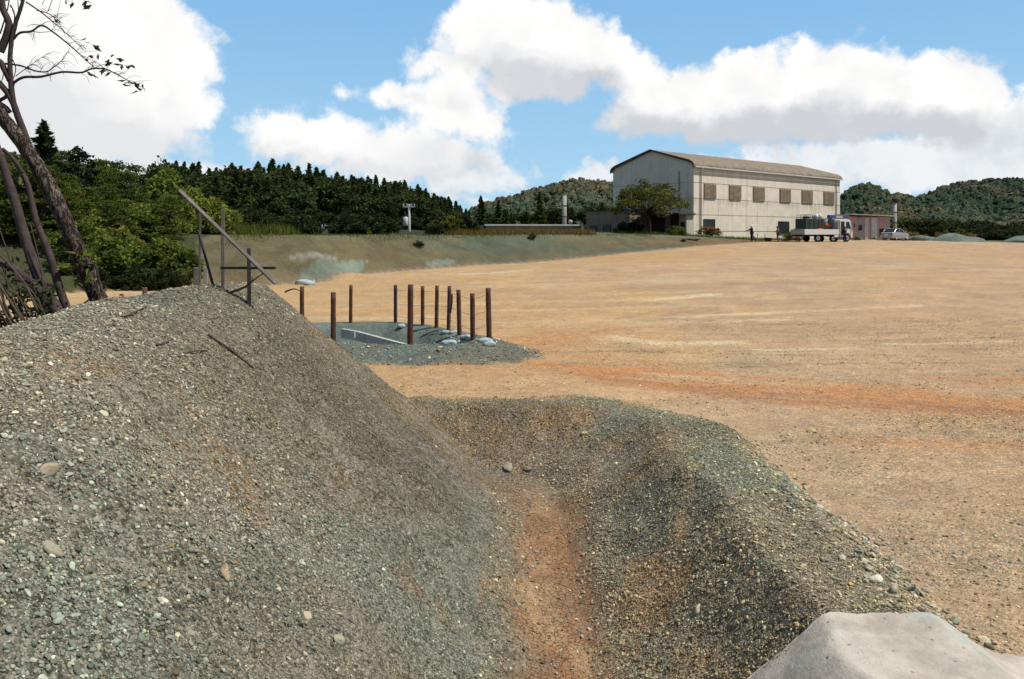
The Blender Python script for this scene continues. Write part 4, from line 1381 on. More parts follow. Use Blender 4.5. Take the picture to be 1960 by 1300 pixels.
br = [([(24, 160), (45, 148), (78, 147), (118, 138), (155, 139), (175, 132), (200, 132), (225, 143), (250, 157), (268, 165)], .016, .003),
      ([(26, 75), (38, 63), (60, 60), (80, 49), (105, 64), (130, 84), (157, 108), (181, 130)], .015, .004),
      ([(10, 122), (40, 126), (68, 136), (90, 137), (106, 126), (122, 112), (134, 92)], .011, .002),
      ([(50, 4), (78, 23), (105, 45), (140, 76), (165, 100)], .009, .002),
      ([(70, 20), (95, 27), (110, 42), (125, 66)], .005, .002), ([(30, 146), (55, 127), (92, 102)], .005, .002),
      ([(80, 49), (62, 47), (50, 52)], .004, .0015), ([(60, 60), (78, 62), (100, 60)], .005, .002), ([(66, 60), (62, 78)], .003, .0015),
      ([(106, 126), (98, 118)], .004, .002), ([(22, 110), (30, 130), (26, 150)], .007, .004), ([(20, 10), (28, 30), (24, 60)], .010, .005),
      ([(200, 132), (185, 118), (176, 108)], .003, .001), ([(225, 143), (238, 140), (250, 128)], .003, .001), ([(175, 132), (178, 118), (170, 105)], .003, .001),
      ([(0, 65), (8, 40), (16, 10), (20, -20)], .008, .005), ([(45, 4), (30, -5), (10, 2)], .01, .006), ([(26, 75), (35, 35), (34, 0)], .006, .004),
      ([(10, 122), (6, 145), (2, 160)], .006, .004), ([(130, 84), (150, 80), (168, 98), (190, 96)], .003, .001), ([(181, 130), (205, 122), (232, 126)], .004, .001),
      ([(92, 22), (100, 0), (110, -20)], .004, .002), ([(108, 42), (112, 20), (118, -10)], .003, .001), ([(80, 10), (90, -10)], .003, .002)]
for pts, a, b in br:
    limb(mb, pts, a, b, D0, 6, .05, 5)
# fine twigs off the long branches
for k in range(120):
    pts, a, b = br[r.integers(0, 6)]
    q_ = r.uniform(0.2, 1) * (len(pts) - 1.001); i0 = int(q_); f0 = q_ - i0
    x0 = pts[i0][0] * (1 - f0) + pts[i0 + 1][0] * f0; y0 = pts[i0][1] * (1 - f0) + pts[i0 + 1][1] * f0
    an = r.uniform(-1.2, .9); L = r.uniform(8, 30)
    limb(mb, [(x0, y0), (x0 + L * .5 * math.cos(an), y0 + L * .5 * math.sin(an)), (x0 + L * math.cos(an + .3), y0 + L * math.sin(an + .3))], .0028, .001, D0 + r.uniform(-.02, .02), 4, .05, 3)
t = empty('bare_tree', P(188, 590, D0)); off = -t.location
o = mb.build('trunk', M_BARK2, t, smooth=True); o.location = off
V_, F_, c_ = leaf_sprays([(172, 110), (178, 118), (184, 108), (205, 116), (217, 108), (208, 124), (232, 113), (235, 130), (228, 126), (255, 126), (242, 128), (262, 163), (250, 160), (240, 163), (236, 155),
                          (265, 176), (258, 178), (272, 165), (175, 143), (182, 146), (205, 140), (198, 139), (108, 42), (113, 41), (130, 3), (137, 6), (165, 8), (170, 2), (163, 12), (188, 88), (168, 80)], r, .038, D0, 2, 3.5)
o = link_mesh('foliage', np_mesh('foliage', V_, F_, c_, False), M_LEAF, t); o.location = off
tag(t, 'tall dark tree with bare twigs and a few leaves reaching across the sky', 'tree')

# tangle of dead stems leaning at the left edge
stemdefs = []
for k in range(46):
    bx = r.uniform(-70, 100); by = 640 - .30 * max(bx, 0) + r.uniform(-22, 8)
    D = r.uniform(6.6, 8.2)
    ln = r.uniform(90, 230); an = R(r.uniform(98, 128))
    tx, ty = bx + ln * math.cos(an), by - ln * math.sin(an)
    stemdefs.append(([(bx, by), (bx * .6 + tx * .4 + r.normal() * 6, by * .6 + ty * .4 + r.normal() * 6), (tx, ty)], r.uniform(.004, .013), D))
t = empty('dead_thicket', P(20, 640, 7.0)); off = -t.location
tag(t, 'tangle of thin dead stems and dark brush at the left edge of the bank', 'thicket', 'undergrowth by the leaning trees')
mb = MB()
for pts, rad_, D in stemdefs:
    limb(mb, pts, rad_, rad_ * .5, D, 5, .08, 4)
o = mb.build('dead_stem', M_BARKG, t, smooth=True); o.location = off; tag(o, kind='stuff')
V_, F_, c_ = leaf_sprays([(r.uniform(-40, 110), r.uniform(540, 625)) for _ in range(34)], r, .035, 7.6, 9, 12)
o = link_mesh('foliage', np_mesh('foliage', V_, F_, c_, False), M_DKBUSH, t); o.location = off
# exposed roots and soil at the crest
mb = MB()
for pts, a, b in (([(255, 600), (225, 590), (190, 590), (150, 606), (110, 628)], .03, .05), ([(250, 592), (215, 588), (180, 600), (140, 625)], .02, .03), ([(200, 586), (172, 596), (130, 618), (70, 634)], .02, .02),
                  ([(170, 600), (120, 640)], .018, .01), ([(210, 596), (160, 622)], .012, .012)):
    limb(mb, pts, a, b, 7.9, 8, .15)
o = mb.build('root', M_BARK, None, smooth=True)
tag(o, 'exposed brown roots curling over the crest under the leaning pine', 'root')

# ---------------------------------------------------------------- the big hall
def panelwall(c0, stain, seam=True):
    def f(g, b):
        pos = g.n('ShaderNodeTexCoord').outputs['Object']
        n = g.noise(pos, .7, 6, .6).outputs['Fac']
        st = g.noise(g.vec('MULTIPLY', pos, (1.6, 1.6, .12)), 1.0, 6, .7).outputs['Fac']
        sz_ = g.n('ShaderNodeSeparateXYZ'); g.put(sz_.inputs[0], pos)
        st = g.math('ADD', st, g.math('MULTIPLY', g.ramp(g.math('ABSOLUTE', g.math('SUBTRACT', sz_.outputs[2], 4.75)), 0, .75, 1, 0), .12))
        cc = g.mix(g.ramp(n, .35, .7), (*c0, 1), tuple(x * .86 for x in c0) + (1,))
        cc = g.mix(g.math('MULTIPLY', g.ramp(st, .50, .72), stain), cc, (.20, .165, .12, 1))
        sx = g.n('ShaderNodeSeparateXYZ'); g.put(sx.inputs[0], pos)
        fine = g.math('SINE', g.math('MULTIPLY', g.math('ADD', sx.outputs[0], sx.outputs[1]), 12.0))
        v = g.math('FRACT', g.math('MULTIPLY', g.math('ADD', sx.outputs[0], sx.outputs[1]), .55))
        cc = g.mix(g.math('MULTIPLY', g.ramp(g.math('ABSOLUTE', g.math('SUBTRACT', v, .5)), .0, .02, 1, 0), .18), cc, (.22, .2, .17, 1))
        g.t.links.new(cc, b.inputs['Base Color'])
        bump(g, b, fine, .25, .02)
    return mat('wall_panels', rough=.8, build=f, spec=.2)


M_WALLC = panelwall((.74, .67, .56), .34)
M_SEAM = mat('panel_joint', (.34, .31, .27, 1), .9)
def roofm(g, b):
    pos = g.n('ShaderNodeTexCoord').outputs['Object']
    n = g.noise(pos, .8, 6, .65).outputs['Fac']
    st = g.noise(g.vec('MULTIPLY', pos, (5, .25, .25)), 1.0, 5, .7).outputs['Fac']
    cc = g.mix(g.ramp(n, .35, .65), (.29, .23, .165, 1), (.20, .165, .125, 1))
    cc = g.mix(g.math('MULTIPLY', g.ramp(st, .45, .7), .6), cc, (.09, .075, .06, 1))
    g.t.links.new(cc, b.inputs['Base Color'])
    sx = g.n('ShaderNodeSeparateXYZ'); g.put(sx.inputs[0], pos)
    bump(g, b, g.math('SINE', g.math('MULTIPLY', sx.outputs[0], 14)), .8, .05)
M_ROOF = mat('corrugated_roof', rough=.85, build=roofm, spec=.2)
M_TRIM = worn((.075, .065, .06), .2, 3, .7, .1, name='dark_verge_trim')
M_GUT = worn((.52, .52, .50), .15, 3, .5, .1, name='white_gutter')
M_LOUV = worn((.27, .21, .135), .25, 3, .8, .2, streak=.3, name='tan_louvre')
M_BROWN = worn((.24, .185, .155), .15, 1.5, .85, .2, streak=.2, name='brown_render')
M_DBROWN = worn((.060, .042, .036), .2, 2, .85, .2, name='dark_brown_wall')
M_CREAM = worn((.52, .48, .40), .15, 2, .8, .1, streak=.2, name='cream_pillar')

BA = Vector((22.8, 100.0, -.5)); th = math.atan2(.647, .763)
WH = empty('warehouse', BA, th)             # local x along the long wall, local y along the gable
tag(WH, 'big cream panelled hall with a brown corrugated roof and six tan louvres', 'building')
LEN, WID, EH, AH = 37.0, 13.6, 9.25, 11.75
def bulge(s=0.0, o=0.0):
    """half outline of the roof from eave to ridge, rounded down at the eave"""
    pts = []
    e = -.28 - o
    pts += [(e, EH - .15 + s), (e + .02, EH + .12 + s), (e + .25, EH + .42 + s), (e + .75, EH + .70 + s)]
    return pts + [(WID / 2, AH + s)]
left = bulge(); right = [(WID - p[0], p[1]) for p in left[:-1]][::-1]
outer = left + right
inner = [(WID + .20, EH - .15), (WID - .45, EH + .50), (WID / 2, AH - .12), (.45, EH + .50), (-.20, EH - .15)]
MB().prism([(0, -1.5), (WID, -1.5), (WID, EH), (WID - .5, EH + .42), (WID / 2, AH - .20), (.5, EH + .42), (0, EH)], 0, LEN, 'x').build('wall', M_WALLC, WH)
rm = MB()
n = 40
prof = outer + inner
rm.prism(prof, -.25, LEN + .25, 'x')
rm.build('roof', M_ROOF, WH)
vm = MB()
vo = [(p[0], p[1] + .06) for p in outer]; vi = [(p[0] * .985 + WID * .0075, p[1] - .16) for p in outer][::-1]
vm.prism(vo + vi, -.36, -.252, 'x')
vm.build('verge_trim', M_TRIM, WH)
gm = MB(); gm.box(-.2, LEN + .2, -.46, -.30, EH - .28, EH - .10); gm.build('gutter', M_GUT, WH, bevel=.03)
for xx_ in (1.35, LEN - 1.4):
    MB().tube([(xx_, -.38, EH - .3), (xx_, -.14, EH - .7), (xx_, -.12, .3)], .075, 8).build('downpipe', M_GUT, WH, smooth=True)
MB().tube([(-.10, 2.2, EH - .6), (-.10, 2.2, 3.4)], .05, 6).build('conduit', M_TRIM, WH)
for k, zz_ in enumerate((7.15, 5.15, 3.1)):
    MB().box(.02, LEN - .02, -.022, -.003, zz_ - .03, zz_ + .03).build('panel_seam', M_SEAM, WH)
    MB().box(-.022, -.003, .02, WID - .02, zz_ - .03, zz_ + .03).build('panel_seam', M_SEAM, WH)
MB().box(.02, LEN - .02, -.03, -.003, 1.0, 1.06).build('panel_seam', M_SEAM, WH)
def tpos(px):
    k = (px - 980) / F
    return (k * BA.y - BA.x) / (math.cos(th) - k * math.sin(th))
def louvre(px0, px1, z0, z1):
    a, b_ = tpos(px0), tpos(px1)
    m_ = MB()
    m_.box(a, b_, -.10, -.004, z0, z1)
    k = 12
    for i in range(k):
        zz_ = z0 + (z1 - z0) * (i + .5) / k
        m_.add([(a + .06, -.16, zz_ - .07), (b_ - .06, -.16, zz_ - .07), (b_ - .06, -.10, zz_ + .05), (a + .06, -.10, zz_ + .05)], [(0, 1, 2, 3)])
    f = m_.build('louvre', M_LOUV, WH)
    return f
for a, b_ in ((1347, 1370), (1395, 1418), (1441, 1463), (1492, 1513), (1534, 1555), (1576, 1596)):
    louvre(a, b_, 5.22, 7.08)
def window(px0, px1, z0, z1, parent=WH, local=None, m=M_GLASS):
    a, b_ = (tpos(px0), tpos(px1)) if local is None else local
    fr = MB(); w = .09
    fr.box(a, b_, -.09, -.003, z1 - w, z1); fr.box(a, b_, -.12, -.003, z0, z0 + w)
    fr.box(a, a + w, -.09, -.003, z0 + w, z1 - w); fr.box(b_ - w, b_, -.09, -.003, z0 + w, z1 - w)
    fr.box((a + b_) / 2 - .03, (a + b_) / 2 + .03, -.08, -.003, z0 + w, z1 - w)
    f = fr.build('window', M_TRIM, parent)
    MB().box(a + w, b_ - w, -.04, -.004, z0 + w, z1 - w).build('pane', m, f)
    return f
window(1346, 1368, .75, 2.55); window(1489, 1510, .62, 2.45); window(1556, 1580, .62, 2.45)
# gable: vent window behind the tree, small lamp
MB().box(-.08, -.003, 4.3, 5.8, 5.30, 6.9).build('louvre', M_LOUV, WH)
lm = MB(); lm.box(-.30, -.02, 2.35, 2.62, 4.45, 4.75); lm.box(-.12, -.02, 2.45, 2.52, 4.75, 4.95); lm.build('wall_lamp', M_DARK, WH, bevel=.03)

# porch and low wing against the gable
AX = empty('entrance_wing', BA, th)
tag(AX, 'low brown flat-roofed wing with a dark canopied entrance against the hall gable', 'building')
MB().box(-5.0, -.02, 6.2, 13.9, -1.5, 3.65).build('wall', M_BROWN, AX)
MB().box(-5.12, -.02, 6.1, 14.0, 3.655, 3.78).build('roof', M_DBROWN, AX)
MB().box(-3.4, -.03, -.35, 6.05, 3.00, 3.22).build('canopy', M_DBROWN, AX, bevel=.02)
MB().box(-1.2, -.03, 1.15, 6.0, -1.0, 2.995).build('entrance_wall', M_DBROWN, AX)
MB().box(-1.9, -1.205, 2.7, 3.0, -1.0, 2.99).build('side_pier', M_BROWN, AX)
MB().box(-1.5, -.03, -.05, 1.10, -1.0, 2.99).build('pillar', M_CREAM, AX)
MB().box(-1.56, -1.505, .20, .85, 1.15, 2.10).build('notice_box', M_DARK, AX)
def wing_window(y0, y1, z0, z1, m, x=-5.0):
    fr = MB(); w = .08
    fr.box(x - .08, x - .003, y0, y1, z1 - w, z1); fr.box(x - .10, x - .003, y0, y1, z0, z0 + w)
    fr.box(x - .08, x - .003, y0, y0 + w, z0 + w, z1 - w); fr.box(x - .08, x - .003, y1 - w, y1, z0 + w, z1 - w)
    f = fr.build('window', M_DARK, AX)
    MB().box(x - .04, x - .004, y0 + w, y1 - w, z0 + w, z1 - w).build('pane', m, f)
wing_window(11.9, 13.1, .55, 1.75, M_TEAL)
wing_window(9.4, 10.7, .5, 1.85, M_TEAL)
wing_window(6.7, 8.1, .2, 2.0, M_DARK)

# ---------------------------------------------------------------- pink shed on the right
def stripes(g, b):
    pos = g.n('ShaderNodeTexCoord').outputs['Object']
    sx = g.n('ShaderNodeSeparateXYZ'); g.put(sx.inputs[0], pos)
    w = g.math('SINE', g.math('MULTIPLY', sx.outputs[0], 26))
    n = g.noise(pos, 1.3, 5, .6).outputs['Fac']
    cc = g.mix(g.ramp(n, .3, .7), (.60, .37, .36, 1), (.50, .31, .30, 1))
    cc = g.mix(g.ramp(w, .2, .9, 0, .25), cc, (.25, .14, .14, 1))
    g.t.links.new(cc, b.inputs['Base Color'])
    bump(g, b, w, .5, .03)
M_PINK = mat('pink_corrugated', rough=.75, build=stripes, spec=.2)
M_WHITE = worn((.62, .63, .60), .12, 2, .6, .1, streak=.15, name='white_painted_metal')
M_GREYD = worn((.33, .36, .34), .12, 2, .6, .1, name='grey_door')
DS = 104.0
ps = P(1631, 455, DS); ps.z = -.95
SH = empty('pink_shed', ps, R(3))
tag(SH, 'small pink corrugated shed with white doors and a sloping roof, right of the hall', 'shed')
MB().box(0, 5.05, 0, 4.2, -.3, 3.35).build('wall', M_PINK, SH)
rf = MB(); rf.prism([(-.35, 3.72), (5.75, 3.50), (5.75, 3.36), (-.35, 3.58)], -.55, 4.5, 'y'); rf.build('roof', M_CREAM, SH)
MB().prism([(-.1, 3.36), (5.1, 3.36), (5.1, 3.352), (-.1, 3.352)], -.4, 4.3, 'y').build('soffit', M_TRIM, SH)
dn = MB().box(.80, 1.35, -.06, -.004, .05, 3.2).build('door', M_GREYD, SH)
MB().box(.82, 1.32, -.09, -.062, 1.55, 2.25).build('window', M_GLASS, SH)
MB().box(1.70, 2.15, -.07, -.004, .05, 3.25).build('door', M_WHITE, SH)
MB().box(2.55, 3.35, -.07, -.004, .05, 3.25).build('door', M_WHITE, SH)
MB().box(3.65, 4.85, -.05, -.004, .85, 1.75).build('window', M_DARK, SH)
MB().box(3.45, 5.05, -.04, -.004, .0, .75).build('lower_panel', M_GREYD, SH)
pr = P(1608, 455, 112); pr.z = -.9
RS = empty('rusty_shed', pr, R(4))
M_RUST = worn((.17, .075, .05), .35, 2, .85, .3, streak=.3, name='rusted_sheet')
M_GREYP = worn((.23, .21, .22), .2, 2, .8, .2, name='grey_shed_wall')
tag(RS, 'low grey shed with a rust red roof between the hall and the pink shed', 'shed')
MB().box(0, 2.9, 0, 3, -.4, 3.0).build('wall', M_GREYP, RS)
MB().prism([(-.2, 3.12), (3.2, 3.62), (3.2, 3.48), (-.2, 2.98)], -.3, 3.3, 'y').build('roof', M_RUST, RS)

# ---------------------------------------------------------------- low building behind the long slope
M_LOWW = worn((.34, .26, .24), .2, 1, .85, .2, streak=.2, name='pinkish_low_wall')
M_SLATE = worn((.20, .20, .20), .2, 1, .8, .2, name='grey_sheet_roof')
lb = P(928, 450, 106); lb.z = 0
LB = empty('low_building', lb, math.atan2(.16, .98))
tag(LB, 'long low building with a grey roof and a white eave line behind the sprayed slope', 'building')
L2 = 13.2
MB().prism([(.15, -1.8), (9.7, -1.8), (9.7, .38), (.15, 1.30)], .12, L2, 'x', Matrix.Rotation(0, 4, 'Z')).build('wall', M_LOWW, LB)
ro = MB(); ro.prism([(-.05, 1.40), (10.1, .42), (10.1, .32), (-.05, 1.30)], -.1, L2 + .2, 'x'); ro.build('roof', M_SLATE, LB)
MB().box(-.05, L2 + .2, -.16, -.055, 1.24, 1.44).build('eave_board', M_WHITE, LB)
lw = MB(); lw.add([(-.12, 0, 1.36), (-8.6, 4, .1), (-8.6, 4, -1.8), (-.12, 0, -1.8), (-.12, 9, 1.0), (-8.6, 12, -.1), (-8.6, 12, -1.8), (-.12, 9, -1.8)],
                  [(0, 1, 2, 3), (4, 7, 6, 5), (0, 4, 5, 1), (1, 5, 6, 2), (0, 3, 7, 4)])
lw.build('side_wing', M_SLATE, LB)

# ---------------------------------------------------------------- chimneys and poles
M_STEEL = worn((.40, .39, .36), .2, 3, .6, .1, streak=.3, name='dull_steel_flue')
def flue(px, ybase, ytop, D, r_, label, cap):
    p = P(px, ybase, D); h = (ybase - ytop) / F * D
    t = empty('chimney', p); tag(t, label, 'chimney')
    MB().tube([(0, 0, -2.5), (0, 0, h)], r_, 14).build('flue', M_STEEL, t, smooth=True)
    for z in (h * .38, h * .70):
        MB().tube([(0, 0, z - .06), (0, 0, z + .06)], r_ * 1.12, 14).build('band', M_TRIM, t)
    if cap:
        cm = MB(); cm.tube([(0, 0, h), (0, 0, h + .12), (0, 0, h + .18), (0, 0, h + .5), (0, 0, h + .62)], [r_ * 1.1, r_ * 1.2, r_ * 1.75, r_ * 1.7, r_ * .9], 12)
        cm.build('cap', M_DARK, t)
    else:
        MB().tube([(0, 0, h), (0, 0, h + .05)], r_ * 1.06, 14).build('rim', M_STEEL, t)
    return t
flue(1080.5, 440, 374, 112, .29, 'pale banded metal chimney above the low building', False)
flue(1713, 450, 388, 106, .23, 'pale metal chimney with a sooty dark cap right of the pink shed', True)
pm = P(1092, 440, 111)
t = empty('roof_vent', pm); tag(t, 'small round-topped vent beside the banded chimney', 'vent')
MB().tube([(0, 0, -1), (0, 0, .85)], .13, 10).build('pipe', M_STEEL, t, smooth=True)
MB().ellipsoid((0, 0, 1.1), (.33, .33, .30)).build('cowl', M_STEEL, t, smooth=True)
t = empty('red_pole', P(1630, 420, 116)); tag(t, 'thin rusty red pole behind the rusty shed', 'pole')
MB().tube([(0, 0, -4), (0, 0, 2.6)], .09, 8).build('pole', M_RUST, t); MB().box(-.25, .25, -.06, .06, .5, .62).build('bracket', M_RUST, t)

def utility_pole(px, ybase, ytop, D, label, trafo=True, arm=1.0, r_=.14):
    p = P(px, ybase, D); h = (ybase - ytop) / F * D
    t = empty('utility_pole', p); tag(t, label, 'utility pole')
    MB().tube([(0, 0, -3), (0, 0, h)], [r_ * 1.1, r_ * .8], 10).build('pole', M_CONC, t, smooth=True)
    MB().box(-arm, arm * .9, -.16, -.06, h - .35, h - .22).build('crossarm', M_GUT, t)
    for q_ in (-.9, -.35, .35, .8):
        MB().tube([(q_ * arm, -.11, h - .22), (q_ * arm, -.11, h - .12), (q_ * arm, -.11, h - .06), (q_ * arm, -.11, h + .08)], [.03, .08, .05, .08], 8).build('insulator', M_WHITE, t)
    if trafo:
        MB().tube([(-.42, 0, h - 2.4), (-.42, 0, h - 2.32), (-.42, 0, h - 1.5), (-.42, 0, h - 1.40)], [.24, .30, .30, .2], 12).build('transformer', M_GUT, t, smooth=True)
        MB().box(-.75, .1, -.1, .1, h - 1.35, h - 1.25).build('bracket', M_TRIM, t)
        MB().tube([(-.5, -.1, h - 1.2), (-.5, -.1, h - .8)], .12, 8).build('fuse', M_DARK, t)
    return t
utility_pole(783.5, 449, 391, 88, 'pale concrete utility pole with a transformer before the dark wood', True, .7, .15)
utility_pole(626, 449, 431, 82, 'top of a short pole with white insulators peeping over the slope', False, .55, .11)
utility_pole(902, 436, 414, 125, 'small far pole between the wood and the low building', False, .35, .10)

# ---------------------------------------------------------------- flatbed truck
TP = Vector((31.6, 86.0, 0)); TP.z = hz(33.5, 87.5) + .0
TR = empty('flatbed_truck', TP, math.atan2(.372, .928))
tag(TR, 'white flatbed truck carrying a dark tank, parked in front of the hall', 'truck')
M_TW = mat('white_truck_paint', (.66, .66, .62, 1), .35, spec=.5)
M_TG = worn((.38, .38, .37), .15, 3, .6, .1, name='grey_tailgate')
M_TANK = worn((.035, .055, .050), .25, 3, .6, .15, name='dark_green_tank')
M_BLUE = mat('blue_crane_paint', (.035, .075, .30, 1), .5, spec=.4)
M_RIM = mat('pale_wheel_rim', (.48, .47, .44, 1), .45, .3)
M_RED = mat('red_lamp', (.35, .02, .015, 1), .4)
M_ORG = mat('orange_marker', (.60, .12, .03, 1), .6)
W2 = 2.15
MB().box(.12, 4.75, .25, W2 - .25, .62, .80).build('chassis', M_BLACK, TR)
MB().box(0, 4.8, .06, W2 - .06, .86, .96).build('bed_floor', M_TG, TR)
MB().box(.02, 4.8, 0, .055, .80, 1.38).build('side_board', M_TW, TR, bevel=.012)
MB().box(.02, 4.8, W2 - .055, W2, .80, 1.38).build('side_board', M_TW, TR, bevel=.012)
MB().box(-.05, .015, .0, W2, .80, 1.38).build('tailgate', M_TG, TR, bevel=.012)
MB().box(4.72, 4.80, .06, W2 - .06, 1.0, 2.1).build('headboard', M_TG, TR)
MB().box(4.15, 4.78, .02, .12, .50, .78).build('toolbox', M_TW, TR, bevel=.02)
for k, (x_, dual) in enumerate(((1.95, True), (4.05, False), (6.02, False))):
    rr = .42 if k != 1 else .36
    for sy in (0, 1):
        y0 = .10 if sy == 0 else W2 - .36
        tm = MB(); tm.tube([(x_, y0, rr), (x_, y0 + .03, rr), (x_, y0 + .23, rr), (x_, y0 + .26, rr)], [rr * .9, rr, rr, rr * .9], 20)
        w = tm.build('wheel', M_BLACK, TR, smooth=False)
        yo = y0 - .012 if sy == 0 else y0 + .26
        rm_ = MB(); rm_.tube([(x_, yo, rr), (x_, yo + .012, rr)], [rr * .55, rr * .58], 16)
        rm_.build('rim', M_RIM if k != 1 else M_TG, w)
        hb = MB(); hb.tube([(x_, yo - (.05 if sy == 0 else -.012), rr), (x_, yo + (-.001 if sy == 0 else .05), rr)], rr * .2, 10); hb.build('hub', M_BLACK, w)
MB().box(-.10, -.04, .15, 2.0, .50, .62).build('rear_bumper', M_TG, TR)
for y_ in (.12, 1.75):
    MB().box(-.14, -.102, y_, y_ + .28, .52, .66).build('tail_lamp', M_RED, TR)
MB().box(-.13, -.101, .75, 1.35, .42, .60).build('reflector_plate', M_ORG, TR)
MB().box(-.125, -.1, 1.42, 1.70, .46, .58).build('number_plate', M_TW, TR)
# cab: outline seen from the side, door standing open on a dark interior
cabo = [(4.95, .55), (4.95, 2.38), (5.15, 2.52), (6.1, 2.52), (6.42, 2.38), (6.66, 1.62), (6.74, 1.05), (6.74, .52), (6.50, .52), (6.46, .78), (6.25, .95), (5.80, .95), (5.58, .80), (5.55, .55)]
cb = MB(); cb.prism([(p[0], p[1]) for p in cabo], .02, W2 - .02, 'y')
cab = cb.build('cab', M_TW, TR, bevel=.03)
dr = MB(); dr.prism([(5.08, .62), (5.08, 2.25), (5.55, 2.25), (5.55, .84)], -.012, .017, 'y'); dr.build('door_opening', M_DARK, cab)
sw = MB(); sw.prism([(5.80, 1.52), (5.80, 2.22), (6.22, 2.22), (6.50, 1.45)], -.010, .017, 'y'); sw.build('side_window', M_GLASS, cab)
wsn = MB(); wsn.add([(6.455, .15, 2.32), (6.455, W2 - .15, 2.32), (6.685, W2 - .15, 1.58), (6.685, .15, 1.58)], [(0, 1, 2, 3)]); wsn.add([(6.475, .15, 2.33), (6.475, W2 - .15, 2.33), (6.705, W2 - .15, 1.59), (6.705, .15, 1.59)], [(3, 2, 1, 0)])
wsn.build('windscreen', M_GLASS, cab)
ow = MB(); ow.box(5.0, 5.04, -.80, -.02, .8, 2.2); 
MB().box(6.60, 6.80, .05, W2 - .05, .45, .62).build('front_bumper', M_TW, TR, bevel=.03)
mm = MB(); mm.tube([(6.62, -.02, 2.1), (6.78, -.16, 2.15), (6.80, -.18, 1.55)], .016, 5); mm.box(6.76, 6.82, -.26, -.10, 1.65, 2.05); mm.build('mirror', M_DARK, cab)
# tank with its rails, hatches and pump
TK = empty('spray_tank', TP, math.atan2(.372, .928))
tag(TK, 'dark green spray tank with a top rail standing on the truck bed', 'tank')
MB().box(.35, 3.0, .25, W2 - .25, .965, 2.55).build('tank_body', M_TANK, TK, bevel=.08, seg=3)
for x_ in (.9, 1.5, 2.1, 2.6):
    MB().box(x_, x_ + .05, .20, W2 - .20, 1.0, 2.50).build('rib', M_TANK, TK)
rl = MB()
for a in ((.5, .3), (1.6, .3), (.5, 1.8), (1.6, 1.8), (1.05, .3), (1.05, 1.8)): rl.tube([(a[0], a[1], 2.5), (a[0], a[1], 2.95)], .022, 5)
for z_ in (2.72, 2.95):
    rl.tube([(.5, .3, z_), (1.6, .3, z_), (1.6, 1.8, z_), (.5, 1.8, z_), (.5, .3, z_)], .022, 5)
rl.build('top_rail', M_DARK, TK)
MB().tube([(1.0, .9, 2.5), (1.0, .9, 2.8)], .35, 12).build('hatch', M_TANK, TK)
fr = MB()
for a in ((3.1, .3), (4.2, .3), (3.1, 1.8), (4.2, 1.8), (3.65, .3)): fr.box(a[0] - .04, a[0] + .04, a[1] - .04, a[1] + .04, .965, 2.45)
fr.box(3.06, 4.24, .26, .34, 2.45, 2.53); fr.box(3.06, 4.24, 1.76, 1.84, 2.45, 2.53); fr.box(3.06, 4.24, .262, .338, 1.25, 1.31)
fr.build('pump_frame', M_TANK, TK)
for k, (x_, y_, h_) in enumerate(((2.15, .6, .38), (2.75, .7, .42), (2.45, 1.3, .34))):
    cn = MB(); cn.tube([(x_, y_, 2.552), (x_, y_, 2.56 + h_), (x_, y_, 2.60 + h_), (x_, y_, 2.70 + h_)], [.21, .21, .12, .08], 12)
    o = cn.build('white_drum', M_WHITE, None, smooth=True); o.location = TP; o.rotation_euler = TK.rotation_euler
    tag(o, ('white drum on the tank nearest the top rail', 'taller white drum on the tank nearest the truck cab', 'small white drum at the back of the tank top')[k], 'drum', 'white drums on the tank')
o = MB().ellipsoid((3.75, .75, 1.75), (.38, .32, .26)).tube([(3.75, .75, 1.5), (3.75, .75, 1.0)], .12, 8).build('red_pump', M_ORG, None, smooth=True)
o.location = TP; o.rotation_euler = TK.rotation_euler; tag(o, 'orange red pump inside the frame behind the truck cab', 'pump')
o = MB().box(1.9, 2.6, .10, .45, .965, 1.48).build('red_sheet', M_ORG, None, bevel=.05); o.location = TP; o.rotation_euler = TK.rotation_euler; tag(o, 'orange bundle showing above the side board of the truck', 'bundle')
o = MB().box(.08, .55, .5, 1.8, .965, 1.47).build('green_net', mat('green_net', (.05, .28, .12, 1), .8), None, bevel=.05); o.location = TP; o.rotation_euler = TK.rotation_euler; tag(o, 'bright green bundle at the tail of the truck bed', 'bundle')
# folded crane boom above the cab
CR = empty('crane_boom', TP, math.atan2(.372, .928)); tag(CR, 'blue folded crane boom lying above the truck cab', 'crane')
MB().box(4.35, 4.62, .85, 1.25, 1.0, 2.62).build('column', M_TANK, CR, bevel=.03)
MB().box(4.25, 5.15, .80, 1.25, 2.64, 2.98).build('boom', M_BLUE, CR, bevel=.03)
MB().box(5.15, 6.2, .88, 1.18, 2.66, 2.90).build('extension', M_TG, CR, bevel=.02)
MB().box(6.2, 7.1, .84, 1.22, 2.68, 2.94).build('boom_tip', M_BLUE, CR, bevel=.03)
MB().tube([(6.95, 1.03, 2.7), (7.0, 1.03, 2.35)], .05, 6).build('hook', M_BLUE, CR)

